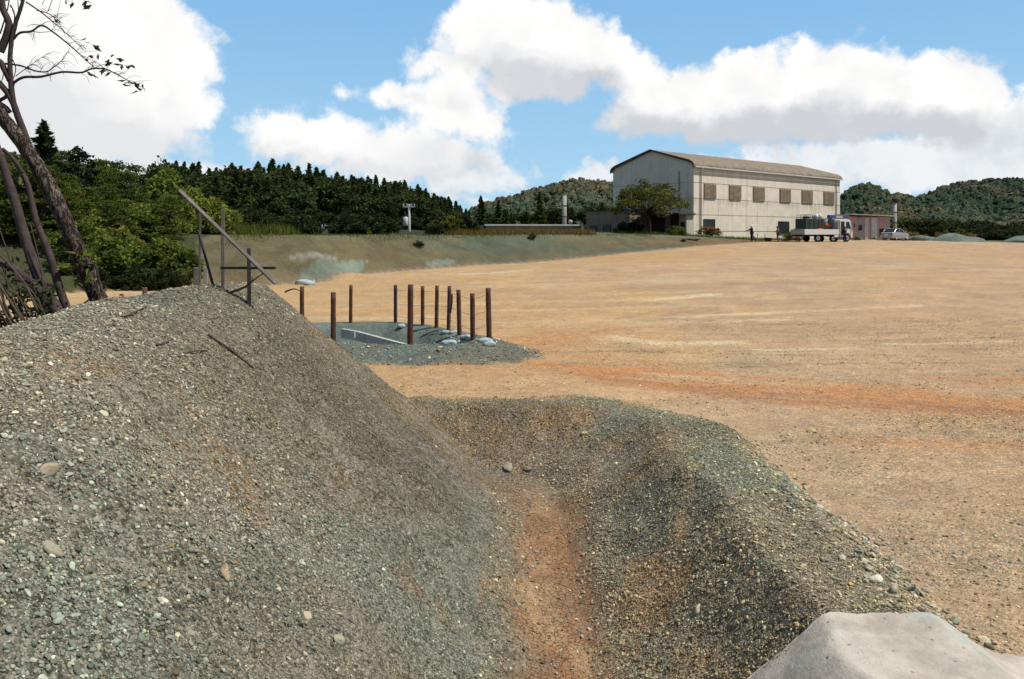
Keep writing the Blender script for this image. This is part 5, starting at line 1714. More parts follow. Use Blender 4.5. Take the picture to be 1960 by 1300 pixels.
# ---------------------------------------------------------------- silver car
cpz = P(1709, 460, 98.0); cpz.z = hz(cpz.x + .5, cpz.y + 1.5)
ah = math.atan2(*reversed((math.cos(R(63)) * .902 + math.sin(R(63)) * .431, -math.cos(R(63)) * .431 + math.sin(R(63)) * .902)))
CA = empty('silver_car', (cpz.x + .05, cpz.y, cpz.z), ah)      # local x = forward from the rear right corner, y = towards the left side
tag(CA, 'silver four-door saloon parked at the edge of the lot, seen from behind', 'car')
M_SIL = mat('silver_paint', (.42, .42, .42, 1), .28, .6, spec=.5)
st = [(-.02, .60, .30, .74), (.05, .80, .24, .93), (.25, .84, .22, 1.00), (.95, .86, .20, 1.00), (2.2, .87, .18, .96), (3.1, .86, .19, .93), (3.9, .83, .21, .80), (4.25, .76, .24, .66), (4.38, .58, .30, .52)]
def loft(secs, cy=.86):
    V_, Fc = [], []
    for (x_, hw, zb, zt) in secs:
        zm = zb + (zt - zb) * .55
        ring = [(-hw * .92, zb), (-hw, zb + .1), (-hw * 1.0, zm), (-hw * .95, zt - .05), (-hw * .80, zt), (hw * .80, zt), (hw * .95, zt - .05), (hw, zm), (hw, zb + .1), (hw * .92, zb)]
        V_ += [(x_, cy + q_[0], q_[1]) for q_ in ring]
    k = 10
    for i in range(len(secs) - 1):
        for j in range(k):
            Fc.append((i * k + j, i * k + (j + 1) % k, (i + 1) * k + (j + 1) % k, (i + 1) * k + j))
    Fc.append(tuple(range(k))[::-1]); Fc.append(tuple((len(secs) - 1) * k + j for j in range(k)))
    return V_, Fc
b_ = MB(); b_.add(*loft(st)); body = b_.build('body', M_SIL, CA, smooth=False, bevel=.04, seg=3)
gh = [(.45, .72, .95, 1.0), (1.05, .66, .95, 1.36), (1.9, .66, .93, 1.43), (2.45, .64, .92, 1.38), (3.15, .70, .88, .93)]
b_ = MB(); b_.add(*loft(gh)); b_.build('window', M_GLASS, CA, bevel=.02)
rfm = MB(); rfm.add(*loft([(1.0, .62, 1.345, 1.385), (1.15, .64, 1.37, 1.425), (1.9, .64, 1.40, 1.455), (2.35, .62, 1.37, 1.42), (2.5, .6, 1.33, 1.39)])); rfm.build('roof', M_SIL, CA)
for sgn in (-1, 1):
    pl_ = MB()
    for (xa, za, xb_, zb_) in ((.50, .98, 1.06, 1.36), (1.72, .95, 1.80, 1.41), (3.05, .93, 2.47, 1.37)):
        ya = .86 + sgn * .745; yb = .86 + sgn * .665
        pl_.tube([(xa, ya, za), (xb_, yb, zb_)], .04, 6)
    pl_.build('pillar', M_SIL, CA)
for x_ in (.85, 3.50):
    for sy in (0, 1):
        y0 = .02 if sy == 0 else 1.50
        tm = MB(); tm.tube([(x_, y0, .31), (x_, y0 + .02, .31), (x_, y0 + .18, .31), (x_, y0 + .2, .31)], [.28, .31, .31, .28], 20)
        w = tm.build('wheel', M_BLACK, CA)
        yo = y0 - .012 if sy == 0 else y0 + .2
        MB().tube([(x_, yo, .31), (x_, yo + .012, .31)], .21, 14).build('rim', M_RIM, w)
for y_ in (.12, 1.32):
    MB().box(-.045, .03, y_, y_ + .28, .66, .82).build('tail_light', M_RED, CA)
MB().box(-.05, -.01, .64, 1.08, .56, .70).build('number_plate', M_TW, CA)
MB().box(-.08, .06, .12, 1.60, .30, .46).build('rear_bumper', M_SIL, CA, bevel=.03)
for sgn in (-1, 1):
    MB().ellipsoid((2.75, .86 + sgn * .96, .98), (.08, .10, .07), 8, 6).build('mirror', M_SIL, CA)
ws = P(1694, 460, 99.5); ws.z = hz(ws.x, ws.y)
o = MB().ellipsoid((0, 0, .34), (.34, .30, .40)).tube([(0, 0, .66), (.03, 0, .84)], [.10, .16], 8).build('white_sack', M_BAG, None, smooth=True)
o.location = ws; tag(o, 'upright white sack standing just left of the silver car', 'sack')

# ---------------------------------------------------------------- people
def person(base, rz, pose, cloth, legs, skin, label, hat=None, S=1.0):
    t = empty('person', base, rz); tag(t, label, 'person')
    J = dict(pel=(0, 0, .95), ch=(0, .0, 1.28), nk=(0, 0, 1.46), hd=(0, .02, 1.56), top=(0, .02, 1.70),
             ls=(-.18, 0, 1.40), rs=(.18, 0, 1.40), lh=(-.10, 0, .92), rh=(.10, 0, .92), lk=(-.12, .03, .50), rk=(.12, .03, .50), la=(-.13, -.02, .09), ra=(.13, -.02, .09), lt=(-.14, .16, .04), rt=(.14, .16, .04))
    J.update(pose)
    def skinmesh(name, verts, edges, rads, m, sub=1):
        me = bpy.data.meshes.new(name); me.from_pydata(verts, edges, []); me.materials.append(m)
        o = bpy.data.objects.new(name, me); C.objects.link(o); o.parent = t
        sk = o.modifiers.new('skin', 'SKIN'); sk.use_smooth_shade = True
        for i, rr in enumerate(rads):
            me.skin_vertices[0].data[i].radius = (rr, rr) if not hasattr(rr, '__len__') else rr
        me.skin_vertices[0].data[0].use_root = True
        s_ = o.modifiers.new('sub', 'SUBSURF'); s_.levels = sub; s_.render_levels = sub
        return o
    order = ['pel', 'ch', 'nk', 'hd', 'top', 'ls', 'le', 'lw', 'rs', 're', 'rw', 'lh', 'lk', 'la', 'lt', 'rh', 'rk', 'ra', 'rt']
    rad = [(.15, .11), (.16, .11), .055, .085, .070, .065, .045, .030, .065, .045, .030, .085, .06, .045, .04, .085, .06, .045, .04]
    ix = {k: i for i, k in enumerate(order)}
    ed = [('pel', 'ch'), ('ch', 'nk'), ('nk', 'hd'), ('hd', 'top'), ('ch', 'ls'), ('ls', 'le'), ('le', 'lw'), ('ch', 'rs'), ('rs', 're'), ('re', 'rw'), ('pel', 'lh'), ('lh', 'lk'), ('lk', 'la'), ('la', 'lt'), ('pel', 'rh'), ('rh', 'rk'), ('rk', 'ra'), ('ra', 'rt')]
    vs = [J[k] for k in order]; es = [(ix[a], ix[b]) for a, b in ed]
    rads = list(rad)
    for w_, e_ in (('lw', 'le'), ('rw', 're')):      # palm, five fingers and a thumb
        d = (Vector(J[w_]) - Vector(J[e_])).normalized(); sdir = d.cross(Vector((0, 0, 1)))
        sdir = sdir.normalized() if sdir.length > .1 else Vector((1, 0, 0))
        pm_ = Vector(J[w_]) + d * .07
        vs.append(tuple(pm_)); rads.append((.036, .018)); es.append((ix[w_], len(vs) - 1)); pi = len(vs) - 1
        for q_ in range(4):
            a_ = pm_ + d * .04 + sdir * (-.027 + .018 * q_); b2 = a_ + d * (.045, .055, .05, .036)[q_] + Vector((0, 0, -.012))
            vs.append(tuple(a_)); rads.append(.010); es.append((pi, len(vs) - 1)); vs.append(tuple(b2)); rads.append(.008); es.append((len(vs) - 2, len(vs) - 1))
        a_ = Vector(J[w_]) + d * .05 + sdir * .045; vs.append(tuple(a_)); rads.append(.011); es.append((ix[w_], len(vs) - 1))
    skinmesh('body', vs, es, rads, skin)
    g_ = lambda ks, extra: ([J[k] for k in ks], extra)
    j2 = ['pel', 'ch', 'nk', 'ls', 'le', 'lw', 'rs', 're', 'rw']
    i2 = {k: i for i, k in enumerate(j2)}
    low = lambda k: tuple(Vector(J[k]) * .94 + Vector(J['ch']) * .06) if k == 'nk' else J[k]
    vv = [low(k) for k in j2]
    for a_ in ('lw', 'rw'):
        e_ = a_[0] + 'e'; vv[i2[a_]] = tuple(Vector(J[e_]).lerp(Vector(J[a_]), .88))
    skinmesh('jacket', vv, [(0, 1), (1, 2), (1, 3), (3, 4), (4, 5), (1, 6), (6, 7), (7, 8)], [(.175, .135), (.185, .135), .062, .082, .062, .046, .082, .062, .046], cloth)
    j3 = ['pel', 'lh', 'lk', 'la', 'rh', 'rk', 'ra']
    skinmesh('trousers', [J[k] for k in j3], [(0, 1), (1, 2), (2, 3), (0, 4), (4, 5), (5, 6)], [(.16, .125), .105, .080, .066, .105, .080, .066], legs)
    for a_, b2 in (('la', 'lt'), ('ra', 'rt')):
        skinmesh('boot', [J[a_], (J[a_][0], J[a_][1] + .02, .055), J[b2]], [(0, 1), (1, 2)], [.06, .06, .045], M_BLACK)
    hd = Vector(J['hd'])
    fm = MB(); fm.ellipsoid((hd.x, hd.y + .085, hd.z + .0), (.016, .022, .026), 6, 5); fm.build('nose', skin, t, smooth=True)
    if hat:
        hm = MB(); hm.ellipsoid((hd.x, hd.y, hd.z + .075), (.112, .125, .095), 12, 8); hm.box(hd.x - .07, hd.x + .07, hd.y + .09, hd.y + .19, hd.z + .06, hd.z + .075); hm.build('cap', hat, t, smooth=False)
    return t


M_SKIN = mat('skin', (.34, .20, .14, 1), .6)
M_CBLK = worn((.012, .016, .022), .2, 8, .8, .2, name='black_rainwear')
M_CNAV = worn((.016, .020, .060), .2, 8, .8, .2, name='navy_workwear')
M_CBRN = worn((.10, .045, .045), .2, 8, .8, .2, name='maroon_trousers')
M_CTAN = worn((.16, .12, .09), .2, 8, .8, .2, name='tan_sleeve')
pb = P(1439, 463, 84.5); pb.z = hz(pb.x, pb.y) - .01
person(pb, R(100), dict(ls=(-.19, .04, 1.38), rs=(.19, .04, 1.38), le=(-.16, .32, 1.26), lw=(-.03, .56, 1.18), re=(.16, .28, 1.22), rw=(.03, .50, 1.16), hd=(0, .05, 1.56), top=(0, .05, 1.69)),
       M_CBLK, M_CBLK, M_SKIN, 'person in black waterproofs and a pale cap aiming a spray hose to the left', M_WHITE)
d_ = Vector((math.cos(R(190)), math.sin(R(190)), 0))
noz = pb + Vector((0, 0, 1.17)) + d_ * .55
o = MB().tube([noz - d_ * .35 + Vector((0, 0, .05)), noz, noz + d_ * .35 + Vector((0, 0, -.10))], [.03, .028, .018], 8).build('spray_nozzle', M_BLACK, smooth=True)
tag(o, 'black spray nozzle held out to the left by the person in black', 'nozzle')
pb2 = P(1489, 462.5, 86.5); pb2.z = hz(pb2.x, pb2.y) - .01
person(pb2, R(60), dict(le=(-.24, .10, 1.15), lw=(-.12, .30, 1.10), re=(.26, .08, 1.14), rw=(.14, .30, 1.12), hd=(0, .05, 1.54), top=(0, .05, 1.67)),
       M_CTAN, M_CBRN, M_SKIN, 'person in a tan and dark jacket and maroon trousers by the tail of the truck', M_CBLK)
cdir = Vector((.928, .372, 0)); sdr = Vector((.372, -.928, 0))
pb3 = TP + cdir * 5.25 + sdr * .38; pb3.z = hz(pb3.x, pb3.y) - .01
person(pb3, math.atan2(.372, .928), dict(le=(-.24, .08, 1.15), lw=(-.16, .30, 1.25), re=(.24, .06, 1.14), rw=(.18, .32, 1.28)),
       M_CBLK, M_CNAV, M_SKIN, 'person in dark top and navy trousers standing at the open cab door', M_CBLK)
# hose from the truck along the ground to the nozzle
hp = []
a_ = TP + Vector((.3, 0, .9)) - Vector((.3, .2, 0))
for x_, y_ in ((31.4, 85.8), (30.6, 85.2), (29.6, 86.0), (28.4, 85.2), (27.2, 85.6), (26.4, 84.6), (25.8, 84.4)):
    hp.append(Vector((x_, y_, hz(x_, y_) + .06)))
hp[0].z = TP.z + .7
hp += [pb + Vector((.15, -.1, .55)), noz - d_ * .35 + Vector((0, 0, .05))]
o = MB().tube(catmull(hp, 6), .045, 7).build('spray_hose', M_BLACK, smooth=True); tag(o, 'black spray hose running from the truck tail to the nozzle', 'hose')
bk_ = P(1470, 463, 86); bk_.z = hz(bk_.x, bk_.y)
o = MB().tube([(0, 0, 0), (0, 0, .02), (0, 0, .42), (0, 0, .42), (0, 0, .05)], [.25, .30, .42, .37, .27], 14, cap=True).build('black_tub', M_BLACK, smooth=False)
o.location = bk_; tag(o, 'black tub on the ground between the two workers', 'tub')
# survey stakes along the edge
for k, px in enumerate((1450, 1464, 1507)):
    p = P(px, 461, 90); p.z = hz(p.x, p.y)
    t = empty('marker_stake', p); tag(t, ('thin reddish stake just right of the person in black', 'second reddish stake, above the black tub', 'reddish stake between the tan-jacketed person and the truck')[k], 'stake', 'stakes before the hall')
    MB().tube([(0, 0, -.2), (0, 0, .75)], .03, 6).build('stake', M_RUST, t); MB().box(-.05, .05, -.012, .012, .6, .72).build('marker', M_PINK, t)
p = P(1325, 462, 80.0); p.z = hz(p.x, p.y)
pv, pf = rock_proto(77, 3)
o = link_mesh('dark_boulder', np_mesh('dark_boulder', pv * np.array([1.0, .5, .40]), pf, np.tile([.07, .055, .045], (len(pv), 1)), True), M_STONE)
o.location = p + Vector((0, 0, .05)); tag(o, 'dark brown clod of earth at the right end of the sprayed slope', 'boulder')
# mounds under green sheet at the right
M_SHEET = worn((.12, .16, .14), .3, 1.2, .9, .5, name='grey_green_heap')
for k, (px, py, D, sx_, sz_, lb_) in enumerate(((1765, 462, 104, 3.6, .75, 'grey green covered heap just right of the silver car'), (1828, 464, 102, 4.2, 1.05, 'longer grey green heap right of the middle of the far edge'), (1965, 470, 92, 2.9, 1.25, 'green covered heap at the right edge of the picture'))):
    p = P(px, py, D); p.z = hz(p.x, p.y) - .3
    v, f = rock_proto(60 + k, 3)
    v = v / np.abs(v).max(0); v = v * (1 + .10 * fbm(v[:, 0] * 3 + k, v[:, 1] * 3, k, 3))[:, None]
    v[:, 2] = np.maximum(v[:, 2], -.2); v *= np.array([sx_, 1.6, sz_ + .3])
    o = link_mesh('covered_heap', np_mesh('covered_heap', v, f, None, True), M_SHEET); o.location = p
    tag(o, lb_, 'heap', 'covered heaps at the far edge')
    bpy.context.view_layer.update()

# ---------------------------------------------------------------- vegetation
rv = np.random.default_rng(31)
HIDE = lambda o: None
# tree before the gable
p = P(1243, 452, 95.5); p.z = hz(p.x, p.y)
t = make_tree('umbrella', 3, 7.2, 4.5, 'shade_tree', M_BROAD, .20, 80, 70, M_BARK2, 'round-headed green tree with open branches before the hall gable', 'tree')
t.location = p
# conifer variants
con = [make_tree('conifer', 40 + i, 10, (2.1, 2.5, 1.8, 2.8)[i], 'conifer', M_CONI, .40, 42, 52, M_BARK2) for i in range(4)]
conb = [make_tree('broad', 50 + i, 9, 3.2, 'forest_tree', M_CONI if i else M_DKBUSH, .38, 40, 60, M_BARK2) for i in range(2)]
tier = [make_tree('tier', 55 + i, 9, 3.6, 'red_pine', M_PINE, .22, 60, 75, M_BARK2) for i in range(3)]
brd = [make_tree('broad', 60 + i, 8, 3.0, 'broadleaf_tree', M_BROAD, .22, 44, 90, M_BARK2) for i in range(2)]
TL = np.array([(-300, 210), (0, 262), (70, 262), (120, 262), (160, 285), (200, 302), (300, 308), (350, 303), (400, 304), (470, 306), (520, 302), (600, 312), (640, 322), (700, 330), (760, 338), (800, 350), (850, 368), (885, 386), (900, 402), (912, 420)], float)
GRP = 'trees of the wood behind the slope'
LBLC = 'dark green conifer in the wood behind the sprayed slope'
LBLB = 'dark round-headed tree in the wood behind the sprayed slope'
used = {}
def spawn(src, x, y, z, s, label, group, sx=None):
    first = src.name not in used
    used[src.name] = 1
    return place(src, x, y, z, s, rv.uniform(0, 6.28), first, label, sx, group)
cnt = 0
rows = [(168, 9.5), (155, 9.0), (143, 8.5), (131, 8), (120, 7.5), (110, 7), (101, 6.5), (91, 6), (81, 5.2), (71, 4.0), (64, 3.0)]
for ri, (D, H0) in enumerate(rows):
    px = 300 + rv.uniform(0, 15) if D > 105 else 360
    while px < 905:
        DD = D + rv.uniform(-5, 5)
        if DD < np.interp(px, [350, 700, 800, 900], [60, 64, 68, 78]): DD += 8
        x = (px - 980) / F * DD
        z = hz(x, DD)
        ytop = np.interp(px, TL[:, 0], TL[:, 1])
        hmax = (450 - ytop) / F * DD - z
        hh = H0 * rv.uniform(.7, 1.25)
        if ri == 0: hh = hmax * rv.uniform(.70, 1.08)
        if DD < 104 and (abs(px - 783) < 46 or abs(px - 626) < 34): px += 12; continue
        hh = min(hh, hmax * (.98 - .03 * ri))
        if hh > 2.2:
            k = rv.uniform()
            if k < (.72 if ri < 6 else .30) or (ri == 0 and k < .9):
                s_ = hh / 10; spawn(con[rv.integers(0, 4)], x, DD, z - .4, s_, LBLC, GRP, s_ * rv.uniform(1.0, 1.3) if hh > 6 else s_ * 1.35)
            else:
                s_ = hh / 8.2; spawn(conb[rv.integers(0, 2)], x, DD, z - .4, s_, LBLB, GRP)
            cnt += 1
        px += F / DD * rv.uniform(1.6, 3.4) * (1 if ri else .8)
# taller named trees standing out of the skyline on the left
for (px, py, D, kind, lb_) in ((88, 232, 52, 1, 'tall pointed dark tree on the skyline right of the leaning trunks'), (322, 292, 62, 0, 'rounded dark tree rising at the corner of the wood above the slanting board')):
    x = (px - 980) / F * D; z = hz(x, D); hh = (450 - py) / F * D - z
    o = spawn(conb[1] if kind == 0 else con[3], x, D, z - .2, hh / (8.3 if kind == 0 else 10), lb_, None, hh / 10 * (1.15 if kind else .9))
    o.pop('group', None)
x = (150 - 980) / F * 50; z = hz(x, 50)
t = make_tree('broad', 71, (450 - 252) / F * 50 - z, 1.5, 'open_tree', M_DKBUSH, .20, 26, 34, M_BARK2, 'open-crowned tree with sky showing through, left skyline', 'tree'); t.location = (x, 50, z - .2)
# mixed trees at the left, in front of the wood
LP = 'layered bright green pine at the left edge of the wood'
LO = 'olive green broadleaf tree at the left edge of the wood'
k = 0
for D, pxs in ((60, range(-60, 330, 32)), (52, range(-80, 350, 36)), (45, range(-60, 345, 38)), (40.5, range(-40, 330, 40))):
    for px in pxs:
        px = px + rv.uniform(-12, 12); DD = D + rv.uniform(-2, 2)
        x = (px - 980) / F * DD; z = hz(x, DD)
        ytop = np.interp(px, [-100, 60, 180, 260, 330, 400], [258, 268, 288, 308, 336, 430]) + (60 - D) * rv.uniform(1.2, 4.4)
        hh = (450 - ytop) / F * DD - z
        if hh < 1: continue
        src = tier[rv.integers(0, 3)] if rv.uniform() < .62 else brd[rv.integers(0, 2)]
        ist = src in tier
        o = spawn(src, x, DD, z - .2, hh / (9 if ist else 8), LP if ist else LO, 'mixed trees at the left edge of the wood', max(hh / 9, .30) * rv.uniform(.7, .95))
        k += 1
# shrubs
shr = [make_tree('shrub', 80 + i, 2, 1.25, 'shrub', (M_BUSH, M_BROAD, M_RED)[i], (.13, .13, .10)[i], 30, 75, M_BARK2) for i in range(3)]
dks = [make_tree('shrub', 90 + i, 4, 2.6, 'dark_shrub', M_DKBUSH, .22, 36, 85, M_BARK2) for i in range(2)]
aut = make_tree('shrub', 95, 2, 1.3, 'autumn_shrub', M_AUT, .14, 30, 70, M_BARK2)
LS = ('bright green shrub on the bank left of the sprayed slope', 'olive shrub on the bank left of the sprayed slope', 'reddish shrub at the foot of the left trees')
for i in range(44):
    px = rv.uniform(130, 440); D = np.interp(px, [130, 340, 440], [38, 44, 50]) + rv.uniform(-2, 4)
    if px < 330 and rv.uniform() < .5: D = 36.0 + rv.uniform(0, 2)
    if px > 350: D = rv.uniform(50, 58)
    x = (px - 980) / F * D; z = hz(x, D)
    which = 2 if (rv.uniform() < .10 and px < 330) else (0 if rv.uniform() < .55 else 1)
    s_ = rv.uniform(.55, 1.15) * (1 if px < 350 else .9) * (.4 if which == 2 else 1)
    spawn(shr[which], x, D, z - .1, s_, LS[which], 'shrubs left of the sprayed slope')
for i in range(20):
    px = rv.uniform(-80, 150); D = rv.uniform(37.5, 40); x = (px - 980) / F * D; z = hz(x, D)
    spawn(tier[i % 3] if i % 3 else dks[1], x, D, z - .2, rv.uniform(.30, .5), 'dark bushy growth low behind the leaning trunks', 'low growth behind the leaning trunks')
for i in range(16):
    px = rv.uniform(90, 330); D = 34.6 + rv.uniform(0, 1.5); x = (px - 980) / F * D; z = hz(x, D)
    spawn(dks[i % 2], x, D, z - .1, rv.uniform(.18, .34), 'low dark shrub at the foot of the left trees', 'low dark shrubs at the foot of the left trees')
for i in range(75):
    px = rv.uniform(400, 905); D = np.interp(px, [400, 600, 700, 800, 905], [53, 56, 61, 66, 71]) + rv.uniform(0, 4)
    if abs(px - 783) < 42 or abs(px - 626) < 34: D += 30
    x = (px - 980) / F * D; z = hz(x, D)
    spawn(dks[i % 2] if i % 3 else shr[1], x, D, z - .1, rv.uniform(.35, .62) * (1 if i % 3 else 1.6), 'low dark bush at the front of the wood behind the sprayed slope', 'low bushes at the front of the wood')
# a taller bright clump by the slanting board
for (px, D, s_, w_, lb_) in ((400, 54, 1.7, 1.6, 'tall yellow green clump right behind the slanting board'), (365, 50, 1.9, 1.5, 'leafy green clump left of the timber frame uprights'), (310, 47, 2.4, 1.5, 'broad green clump at the edge of the left trees')):
    x = (px - 980) / F * D; z = hz(x, D); o = spawn(shr[0], x, D, z - .1, s_, lb_, None, w_); o.pop('group', None)
# wood behind the low building
for i in range(34):
    px = rv.uniform(925, 1180); D = rv.uniform(135, 165); x = (px - 980) / F * D; z = hz(x, D)
    ytop = np.interp(px, [925, 950, 1000, 1040, 1100, 1180], [402, 398, 402, 392, 386, 384]) + rv.uniform(-4, 14)
    hh = (450 - ytop) / F * D - z
    kind = rv.uniform() < .4
    spawn(con[rv.integers(0, 4)] if kind else conb[rv.integers(0, 2)], x, D, z - .3, hh / (10 if kind else 8.2), 'dark tree of the far wood behind the low building', 'trees behind the low building', hh / 8)
for (px, py, D, lb_) in ((922, 374, 132, 'pointed conifer standing alone at the gap in the skyline'), (1035, 366, 134, 'tall dark conifer left of the banded chimney'), (953, 382, 150, 'small conifer right of the skyline gap')):
    x = (px - 980) / F * D; z = hz(x, D); hh = (450 - py) / F * D - z; o = spawn(con[3 if px == 922 else 1], x, D, z - .2, hh / 10, lb_, None, hh / 10 * .95); o.pop('group', None)
# right side: bushes beyond the lot
for i in range(46):
    px = rv.uniform(1705, 2050); D = rv.uniform(108, 128); x = (px - 980) / F * D; z = hz(x, D)
    ytop = np.interp(px, [1705, 1760, 1850, 1890, 2050], [425, 432, 434, 418, 412]) + rv.uniform(-4, 12)
    if px > 1858: src, lb_, base = dks[i % 2], 'dark evergreen bush beyond the right end of the lot', 4
    else: src, lb_, base = ((shr[0], 'green bush beyond the lot right of the chimney', 2), (shr[1], 'olive bush beyond the lot right of the chimney', 2), (aut, 'tan autumn bush beyond the lot right of the chimney', 2))[rv.integers(0, 3)]
    hh = max((450 - ytop) / F * D - z, .8)
    if src is shr[2]: continue
    spawn(src, x, D, z - .2, hh / base, lb_, 'bushes beyond the far edge of the lot', hh / base * (1.1 if base == 4 else .9))
for i in range(26):
    px = rv.uniform(1700, 2050); D = rv.uniform(140, 170); x = (px - 980) / F * D; z = hz(x, D)
    hh = (450 - np.interp(px, [1700, 1760, 1900, 2050], [408, 414, 424, 414]) + rv.uniform(-5, 5)) / F * D - z
    spawn(conb[i % 2], x, D, z - .3, hh / 8.2, 'dark round tree behind the bushes at the right', 'trees behind the bushes at the right', hh / 8)
# weeds and bushes along the foot of the hall
for (px, D, s_, src, lb_) in ((1358, 96.5, .95, aut, 'orange leaved bush at the foot of the long wall near its left corner'), (1300, 94.5, .75, shr[0], 'bright green bush under the porch canopy'), (1285, 95, .6, shr[1], 'olive bush left of the bright green one under the porch'),
                           (1192, 98, .8, shr[1], 'olive bush at the foot of the brown wing'), (1210, 97, .6, dks[0], 'dark bush at the foot of the brown wing beside the shade tree'), (1518, 90.5, .75, shr[0], 'green bush behind the tail of the truck'),
                           (1232, 96, .5, shr[0], 'small green bush at the foot of the shade tree'), (1640, 99, .35, shr[0], 'tuft of weeds at the left foot of the pink shed'), (1673, 101, .3, shr[0], 'tuft of weeds before the wide white door of the pink shed')):
    x = (px - 980) / F * D; z = hz(x, D); o = spawn(src, x, D, z - .05, s_, lb_, None); o.pop('group', None)
for i, (px, py, D) in enumerate(((802, 470, 50.6), (1018, 456, 63), (1308, 460, 80))):
    x = (px - 980) / F * D; z = hz(x, D)
    for dv in np.linspace(D * .85, D * 1.25, 200):
        q_ = P(px, py + 3, dv)
        if q_.z < hz(q_.x, q_.y): x, D, z = q_.x, q_.y, hz(q_.x, q_.y); break
    o = spawn(dks[i % 2], x, D, z - .02, (.14, .15, .10)[i], ('tiny dark plant on the sprayed slope above the pit', 'small dark tuft at the top of the sprayed slope, near its middle', 'dark tuft near the right end of the sprayed slope')[i], None); o.pop('group', None)


def tufts(name, pts, h, col_m, seed, label, nb=26):
    """grass: thin upright blades"""
    r_ = np.random.default_rng(seed)
    V_, Fc, Cc = [], [], []
    xs = np.repeat(pts[:, 0], nb) + r_.normal(size=len(pts) * nb) * .28; ys2 = np.repeat(pts[:, 1], nb) + r_.normal(size=len(pts) * nb) * .28
    zs = height(xs, ys2) - .03; n_ = len(xs)
    hh = h * r_.uniform(.4, 1.2, n_); an = r_.uniform(0, 6.28, n_); w = .02 + .01 * r_.uniform(0, 1, n_)
    lx, ly = r_.normal(size=n_) * .22 * hh, r_.normal(size=n_) * .22 * hh
    A = np.stack([xs - np.cos(an) * w, ys2 - np.sin(an) * w, zs], 1); B = np.stack([xs + np.cos(an) * w, ys2 + np.sin(an) * w, zs], 1)
    T_ = np.stack([xs + lx, ys2 + ly, zs + hh], 1)
    V_ = np.stack([A, B, T_], 1).reshape(-1, 3); Fc = np.arange(n_ * 3).reshape(-1, 3)
    v_ = np.repeat(r_.uniform(0, 1, n_), 3)
    o = link_mesh(name, np_mesh(name, V_, Fc, np.stack([v_] * 3, 1), False), col_m)
    tag(o, label, 'grass', kind='stuff')


pts = []
for i in range(170):
    px = rv.uniform(1180, 1530); D = np.interp(px, [1180, 1330, 1440, 1530], [96, 93, 90, 92]) + rv.uniform(-1, 4); pts.append(((px - 980) / F * D, D))
tufts('grass', np.array(pts), .38, M_BUSH, 3, 'rough green grass growing along the foot of the hall', 30)
pts = []
for i in range(500):
    px = rv.uniform(860, 1130); D = np.interp(px, [860, 1130], [66, 72]) + rv.uniform(0, 8); pts.append(((px - 980) / F * D, D))
tufts('dry_grass', np.array(pts), .55, M_AUT, 4, 'tan dry grass along the top of the sprayed slope before the low building', 22)
pts = []
for i in range(700):
    px = rv.uniform(340, 560); D = np.interp(px, [340, 400, 560], [47, 51, 54]) + rv.uniform(0, 6); pts.append(((px - 980) / F * D, D))
tufts('bank_grass', np.array(pts), .8, M_BUSH, 5, 'yellow green grass on top of the slope behind the timber frame', 22)
for (px, D, s_, src, lb_) in ((885, 72, .42, shr[0], 'green bush on top of the slope left of the low building roof'), (925, 73, .34, shr[1], 'olive bush on top of the slope before the low building'), (1090, 78, .36, aut, 'tan bush on top of the slope under the banded chimney'), (900, 71, .3, shr[0], 'small green bush right beside the one left of the low roof')):
    x = (px - 980) / F * D; z = hz(x, D); o = spawn(src, x, D, z - .05, s_, lb_, None); o.pop('group', None)

# any tree model that was never placed
for src in con + conb + tier + brd + shr + dks + [aut]:
    if src.name not in used:
        for ch in list(src.children): bpy.data.objects.remove(ch)
        bpy.data.objects.remove(src)

# ---------------------------------------------------------------- far hills
def hillmat(g, b):
    col = g.n('ShaderNodeVertexColor', layer_name='Col').outputs[0]
    pos = g.n('ShaderNodeNewGeometry').outputs['Position']
    n = g.noise(pos, .12, 6, .7).outputs['Fac']
    s_ = g.n('ShaderNodeVectorMath', operation='SCALE'); g.put(s_.inputs[0], col); g.t.links.new(g.ramp(n, .3, .7, .6, 1.4), s_.inputs['Scale'])
    g.t.links.new(s_.outputs[0], b.inputs['Base Color'])
M_HILL = mat('wooded_hill', rough=1.0, build=hillmat, spec=.05)
CR_ = [('far_hills', 520, 190, [(860, 452), (890, 420), (905, 404), (930, 392), (950, 386), (985, 381), (1010, 373), (1060, 361), (1110, 356), (1170, 357), (1300, 362), (1420, 385), (1560, 440), (1620, 455)]),
       ('hills', 760, 330, [(1480, 452), (1560, 400), (1605, 386), (1640, 368), (1662, 366), (1690, 372), (1712, 376), (1722, 368), (1745, 378), (1775, 372), (1800, 360), (1850, 350), (1900, 346), (1935, 345), (1990, 349), (2100, 330), (2300, 345), (2600, 400)]),
       ('near_hills', 430, 130, [(1560, 452), (1610, 418), (1680, 412), (1760, 416), (1850, 425), (1940, 416), (2060, 410), (2300, 420), (2500, 452)])]
TREEP = []
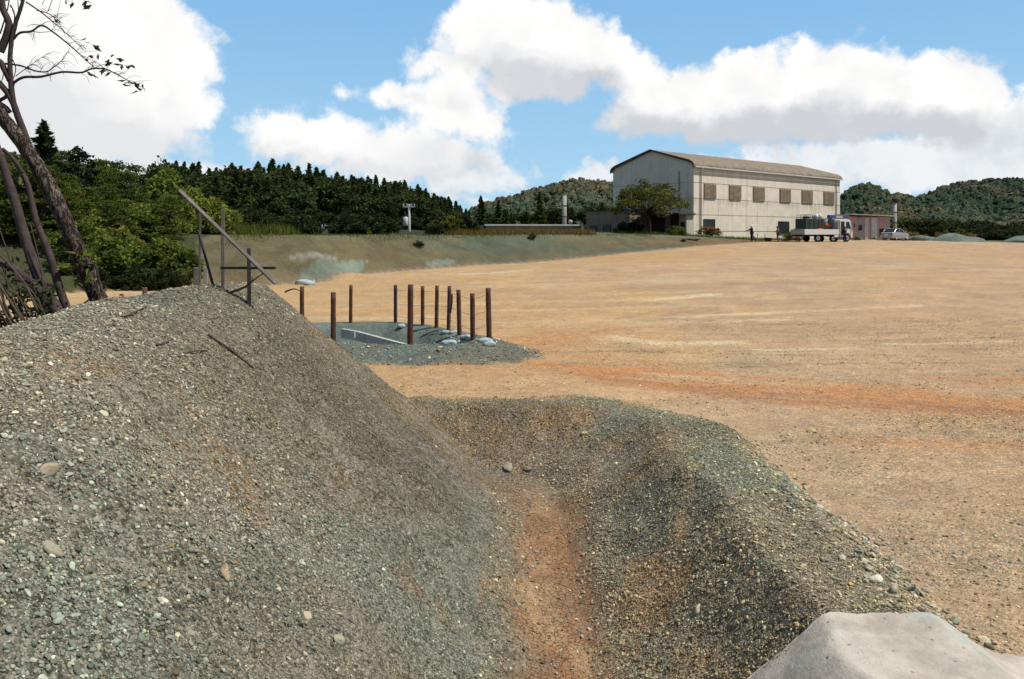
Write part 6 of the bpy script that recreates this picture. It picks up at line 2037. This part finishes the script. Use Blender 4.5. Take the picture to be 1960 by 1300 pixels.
for hk, (nm, D0, dep, cr) in enumerate(CR_):
    cr = np.array(cr, float)
    pxs = np.linspace(cr[0, 0], cr[-1, 0], 420); Ds = np.linspace(D0 - dep, D0 + dep * .5, 90)
    PX, DD = np.meshgrid(pxs, Ds)
    u_ = (PX - 980) / F
    top = (450 - (np.interp(PX, cr[:, 0], cr[:, 1]) + 3.0 - 3 * (nm == 'near_hills'))) / F * D0
    k = np.where(DD < D0, sst(DD, D0 - dep, D0), 1 - .5 * sst(DD, D0, D0 + dep))
    k = np.where(DD < D0, k * .65 + .35 * np.clip((DD - D0 + dep) / dep, 0, 1), k)
    rid = fbm(u_ * D0 / 55, DD / 120, 601 + hk, 4)
    z = -3 + (top + 3) * k * (1 + .22 * rid * (1 - np.abs(2 * np.clip((DD - D0 + dep) / dep, 0, 1.) - 1) ** 4) * (DD < D0))
    x = u_ * DD
    z = z + (1.6 if hk != 2 else .8) * fbm(x / 9, DD / 9, 611, 3)
    cn = fbm(x / 40, DD / 60, 621, 4)
    cc = mixv(np.broadcast_to(c(.058, .080, .050), x.shape + (3,)), c(.088, .086, .052), sst(cn, -.1, .5))
    cc = mixv(cc, c(.038, .062, .038), sst(-cn, .1, .5))
    ii = np.arange(x.size).reshape(x.shape)
    qd = np.stack([ii[:-1, :-1], ii[:-1, 1:], ii[1:, 1:], ii[1:, :-1]], -1).reshape(-1, 4)
    o = link_mesh(nm, np_mesh(nm, np.stack([x, DD, z], -1).reshape(-1, 3), qd, cc.reshape(-1, 3), True), M_HILL)
    tag(o, kind='structure')
    n_ = (6500, 11000, 2200)[hk]
    ri_, rj_ = rv.uniform(0, 59 if hk != 0 else 60, n_), rv.uniform(1, 418, n_)
    a0, b0 = ri_.astype(int), rj_.astype(int)
    TREEP.append(np.stack([x[a0, b0] + rv.normal(size=n_) * 1.5, DD[a0, b0] + rv.normal(size=n_) * 1.5, z[a0, b0], cc[a0, b0, 0], cc[a0, b0, 1], cc[a0, b0, 2], np.full(n_, (2.1, 2.7, 1.6)[hk])], 1))
TP_ = np.concatenate(TREEP)
protos = []
for i in range(6):
    v, f = rock_proto(800 + i, 2); v = v / np.abs(v).max(0)
    v = v * (1 + .35 * np.random.default_rng(i).uniform(-1, 1, (len(v), 1))); protos.append((v, f))
Vs, Fs, Cs, off = [], [], [], 0
wh = rv.integers(0, 6, len(TP_))
for k, (pv, pf) in enumerate(protos):
    m_ = np.where(wh == k)[0]; q_ = TP_[m_]
    s_ = q_[:, 6] * rv.uniform(.6, 1.25, len(m_)); tall = rv.uniform(.7, 1.3, len(m_))
    S3 = np.stack([s_, s_, s_ * tall], 1)
    Vs.append((pv[None] * S3[:, None] + q_[:, None, :3]).reshape(-1, 3))
    cc = q_[:, 3:6] * rv.uniform(.85, 1.18, (len(m_), 1)) * np.where(rv.uniform(0, 1, (len(m_), 1)) < .06, np.array([[1.4, 1.1, .9]]), 1.0)
    Cs.append(np.repeat(cc, len(pv), 0)); Fs.append((pf[None] + (np.arange(len(m_)) * len(pv))[:, None, None]).reshape(-1, 3) + off); off += len(m_) * len(pv)
o = link_mesh('hillside_woodland', np_mesh('hillside_woodland', np.concatenate(Vs), np.concatenate(Fs), np.concatenate(Cs), False), M_HILL)
tag(o, 'mixed green and brown woodland covering the far hills', 'woodland', kind='stuff')


# sparse tufts over the sprayed slope and its crest
pts = []
for i in range(260):
    px = rv.uniform(420, 1250); D = np.interp(px, [420, 700, 1050, 1300], [43, 51.3, 67.5, 82]) + rv.uniform(-.6, .5); pts.append(((px - 980) / F * D, D))
tufts('crest_grass', np.array(pts), .16, M_BUSH, 7, 'short sparse grass along the crest of the sprayed slope', 12)

# ---------------------------------------------------------------- labels that single out each of the look-alikes
def ordn(n):
    w = ['first', 'second', 'third', 'fourth', 'fifth', 'sixth', 'seventh', 'eighth', 'ninth', 'tenth', 'eleventh', 'twelfth']
    return w[n] if n < 12 else '%dth' % (n + 1) if (n + 1) % 10 not in (1, 2, 3) or 10 < (n + 1) % 100 < 14 else '%d%s' % (n + 1, {1: 'st', 2: 'nd', 3: 'rd'}[(n + 1) % 10])


ZONES = [(400, 'above the slanting board'), (520, 'above the dark crossbar'), (624, 'left of the short insulator pole'), (700, 'right of the short insulator pole'), (783, 'left of the transformer pole'), (850, 'right of the transformer pole'), (9999, 'by the skyline gap')]
SHORT = {'trees of the wood behind the slope': None, 'shrubs left of the sprayed slope': 'left of the sprayed slope', 'mixed trees at the left edge of the wood': 'left edge of the wood', 'low bushes at the front of the wood': None,
         'low growth behind the leaning trunks': 'behind the leaning trunks', 'low dark shrubs at the foot of the left trees': 'at the foot of the left trees', 'trees behind the low building': 'of the far wood behind the low building',
         'bushes beyond the far edge of the lot': 'beyond the far edge of the lot', 'trees behind the bushes at the right': 'behind the bushes at the right'}
KIND = {'conifer': 'dark conifer', 'forest_tree': 'round-headed dark tree', 'red_pine': 'layered green pine', 'broadleaf_tree': 'olive broadleaf tree', 'shrub': 'leafy shrub', 'dark_shrub': 'dark bush', 'autumn_shrub': 'tan autumn bush'}
cls_ = {}
for o in C.objects:
    gname = o.get('group')
    if o.parent is None and gname in SHORT:
        px = o.location.x / o.location.y * F + 980
        D = o.location.y
        kd = KIND[o.name.split('.')[0]]
        if kd == 'leafy shrub': kd = {'r': 'reddish shrub', 'o': 'olive shrub'}.get(o['label'][0], 'green shrub')
        if SHORT[gname] is None:
            zone = [z_ for lim, z_ in ZONES if px < lim][0]
            row = 'front-row ' if 'low bushes' in gname else ('back-row ' if D > 137 else 'middle-row ' if D > 96 else 'front-row ')
            key = (row + kd, zone)
        elif 'mixed trees' in gname:
            key = (('farther ' if D > 56 else 'middle ' if D > 48.5 else 'nearer ' if D > 43 else 'nearest ') + kd, 'at the left edge of the wood')
        else:
            key = (kd, SHORT[gname])
        cls_.setdefault(key, []).append((px, o))
for (kd, zone), lst in cls_.items():
    lst.sort(key=lambda q_: q_[0])
    for i, (px, o) in enumerate(lst):
        o['label'] = f'{kd} {zone}' + (f', {ordn(i)} from the left' if len(lst) > 1 else '')
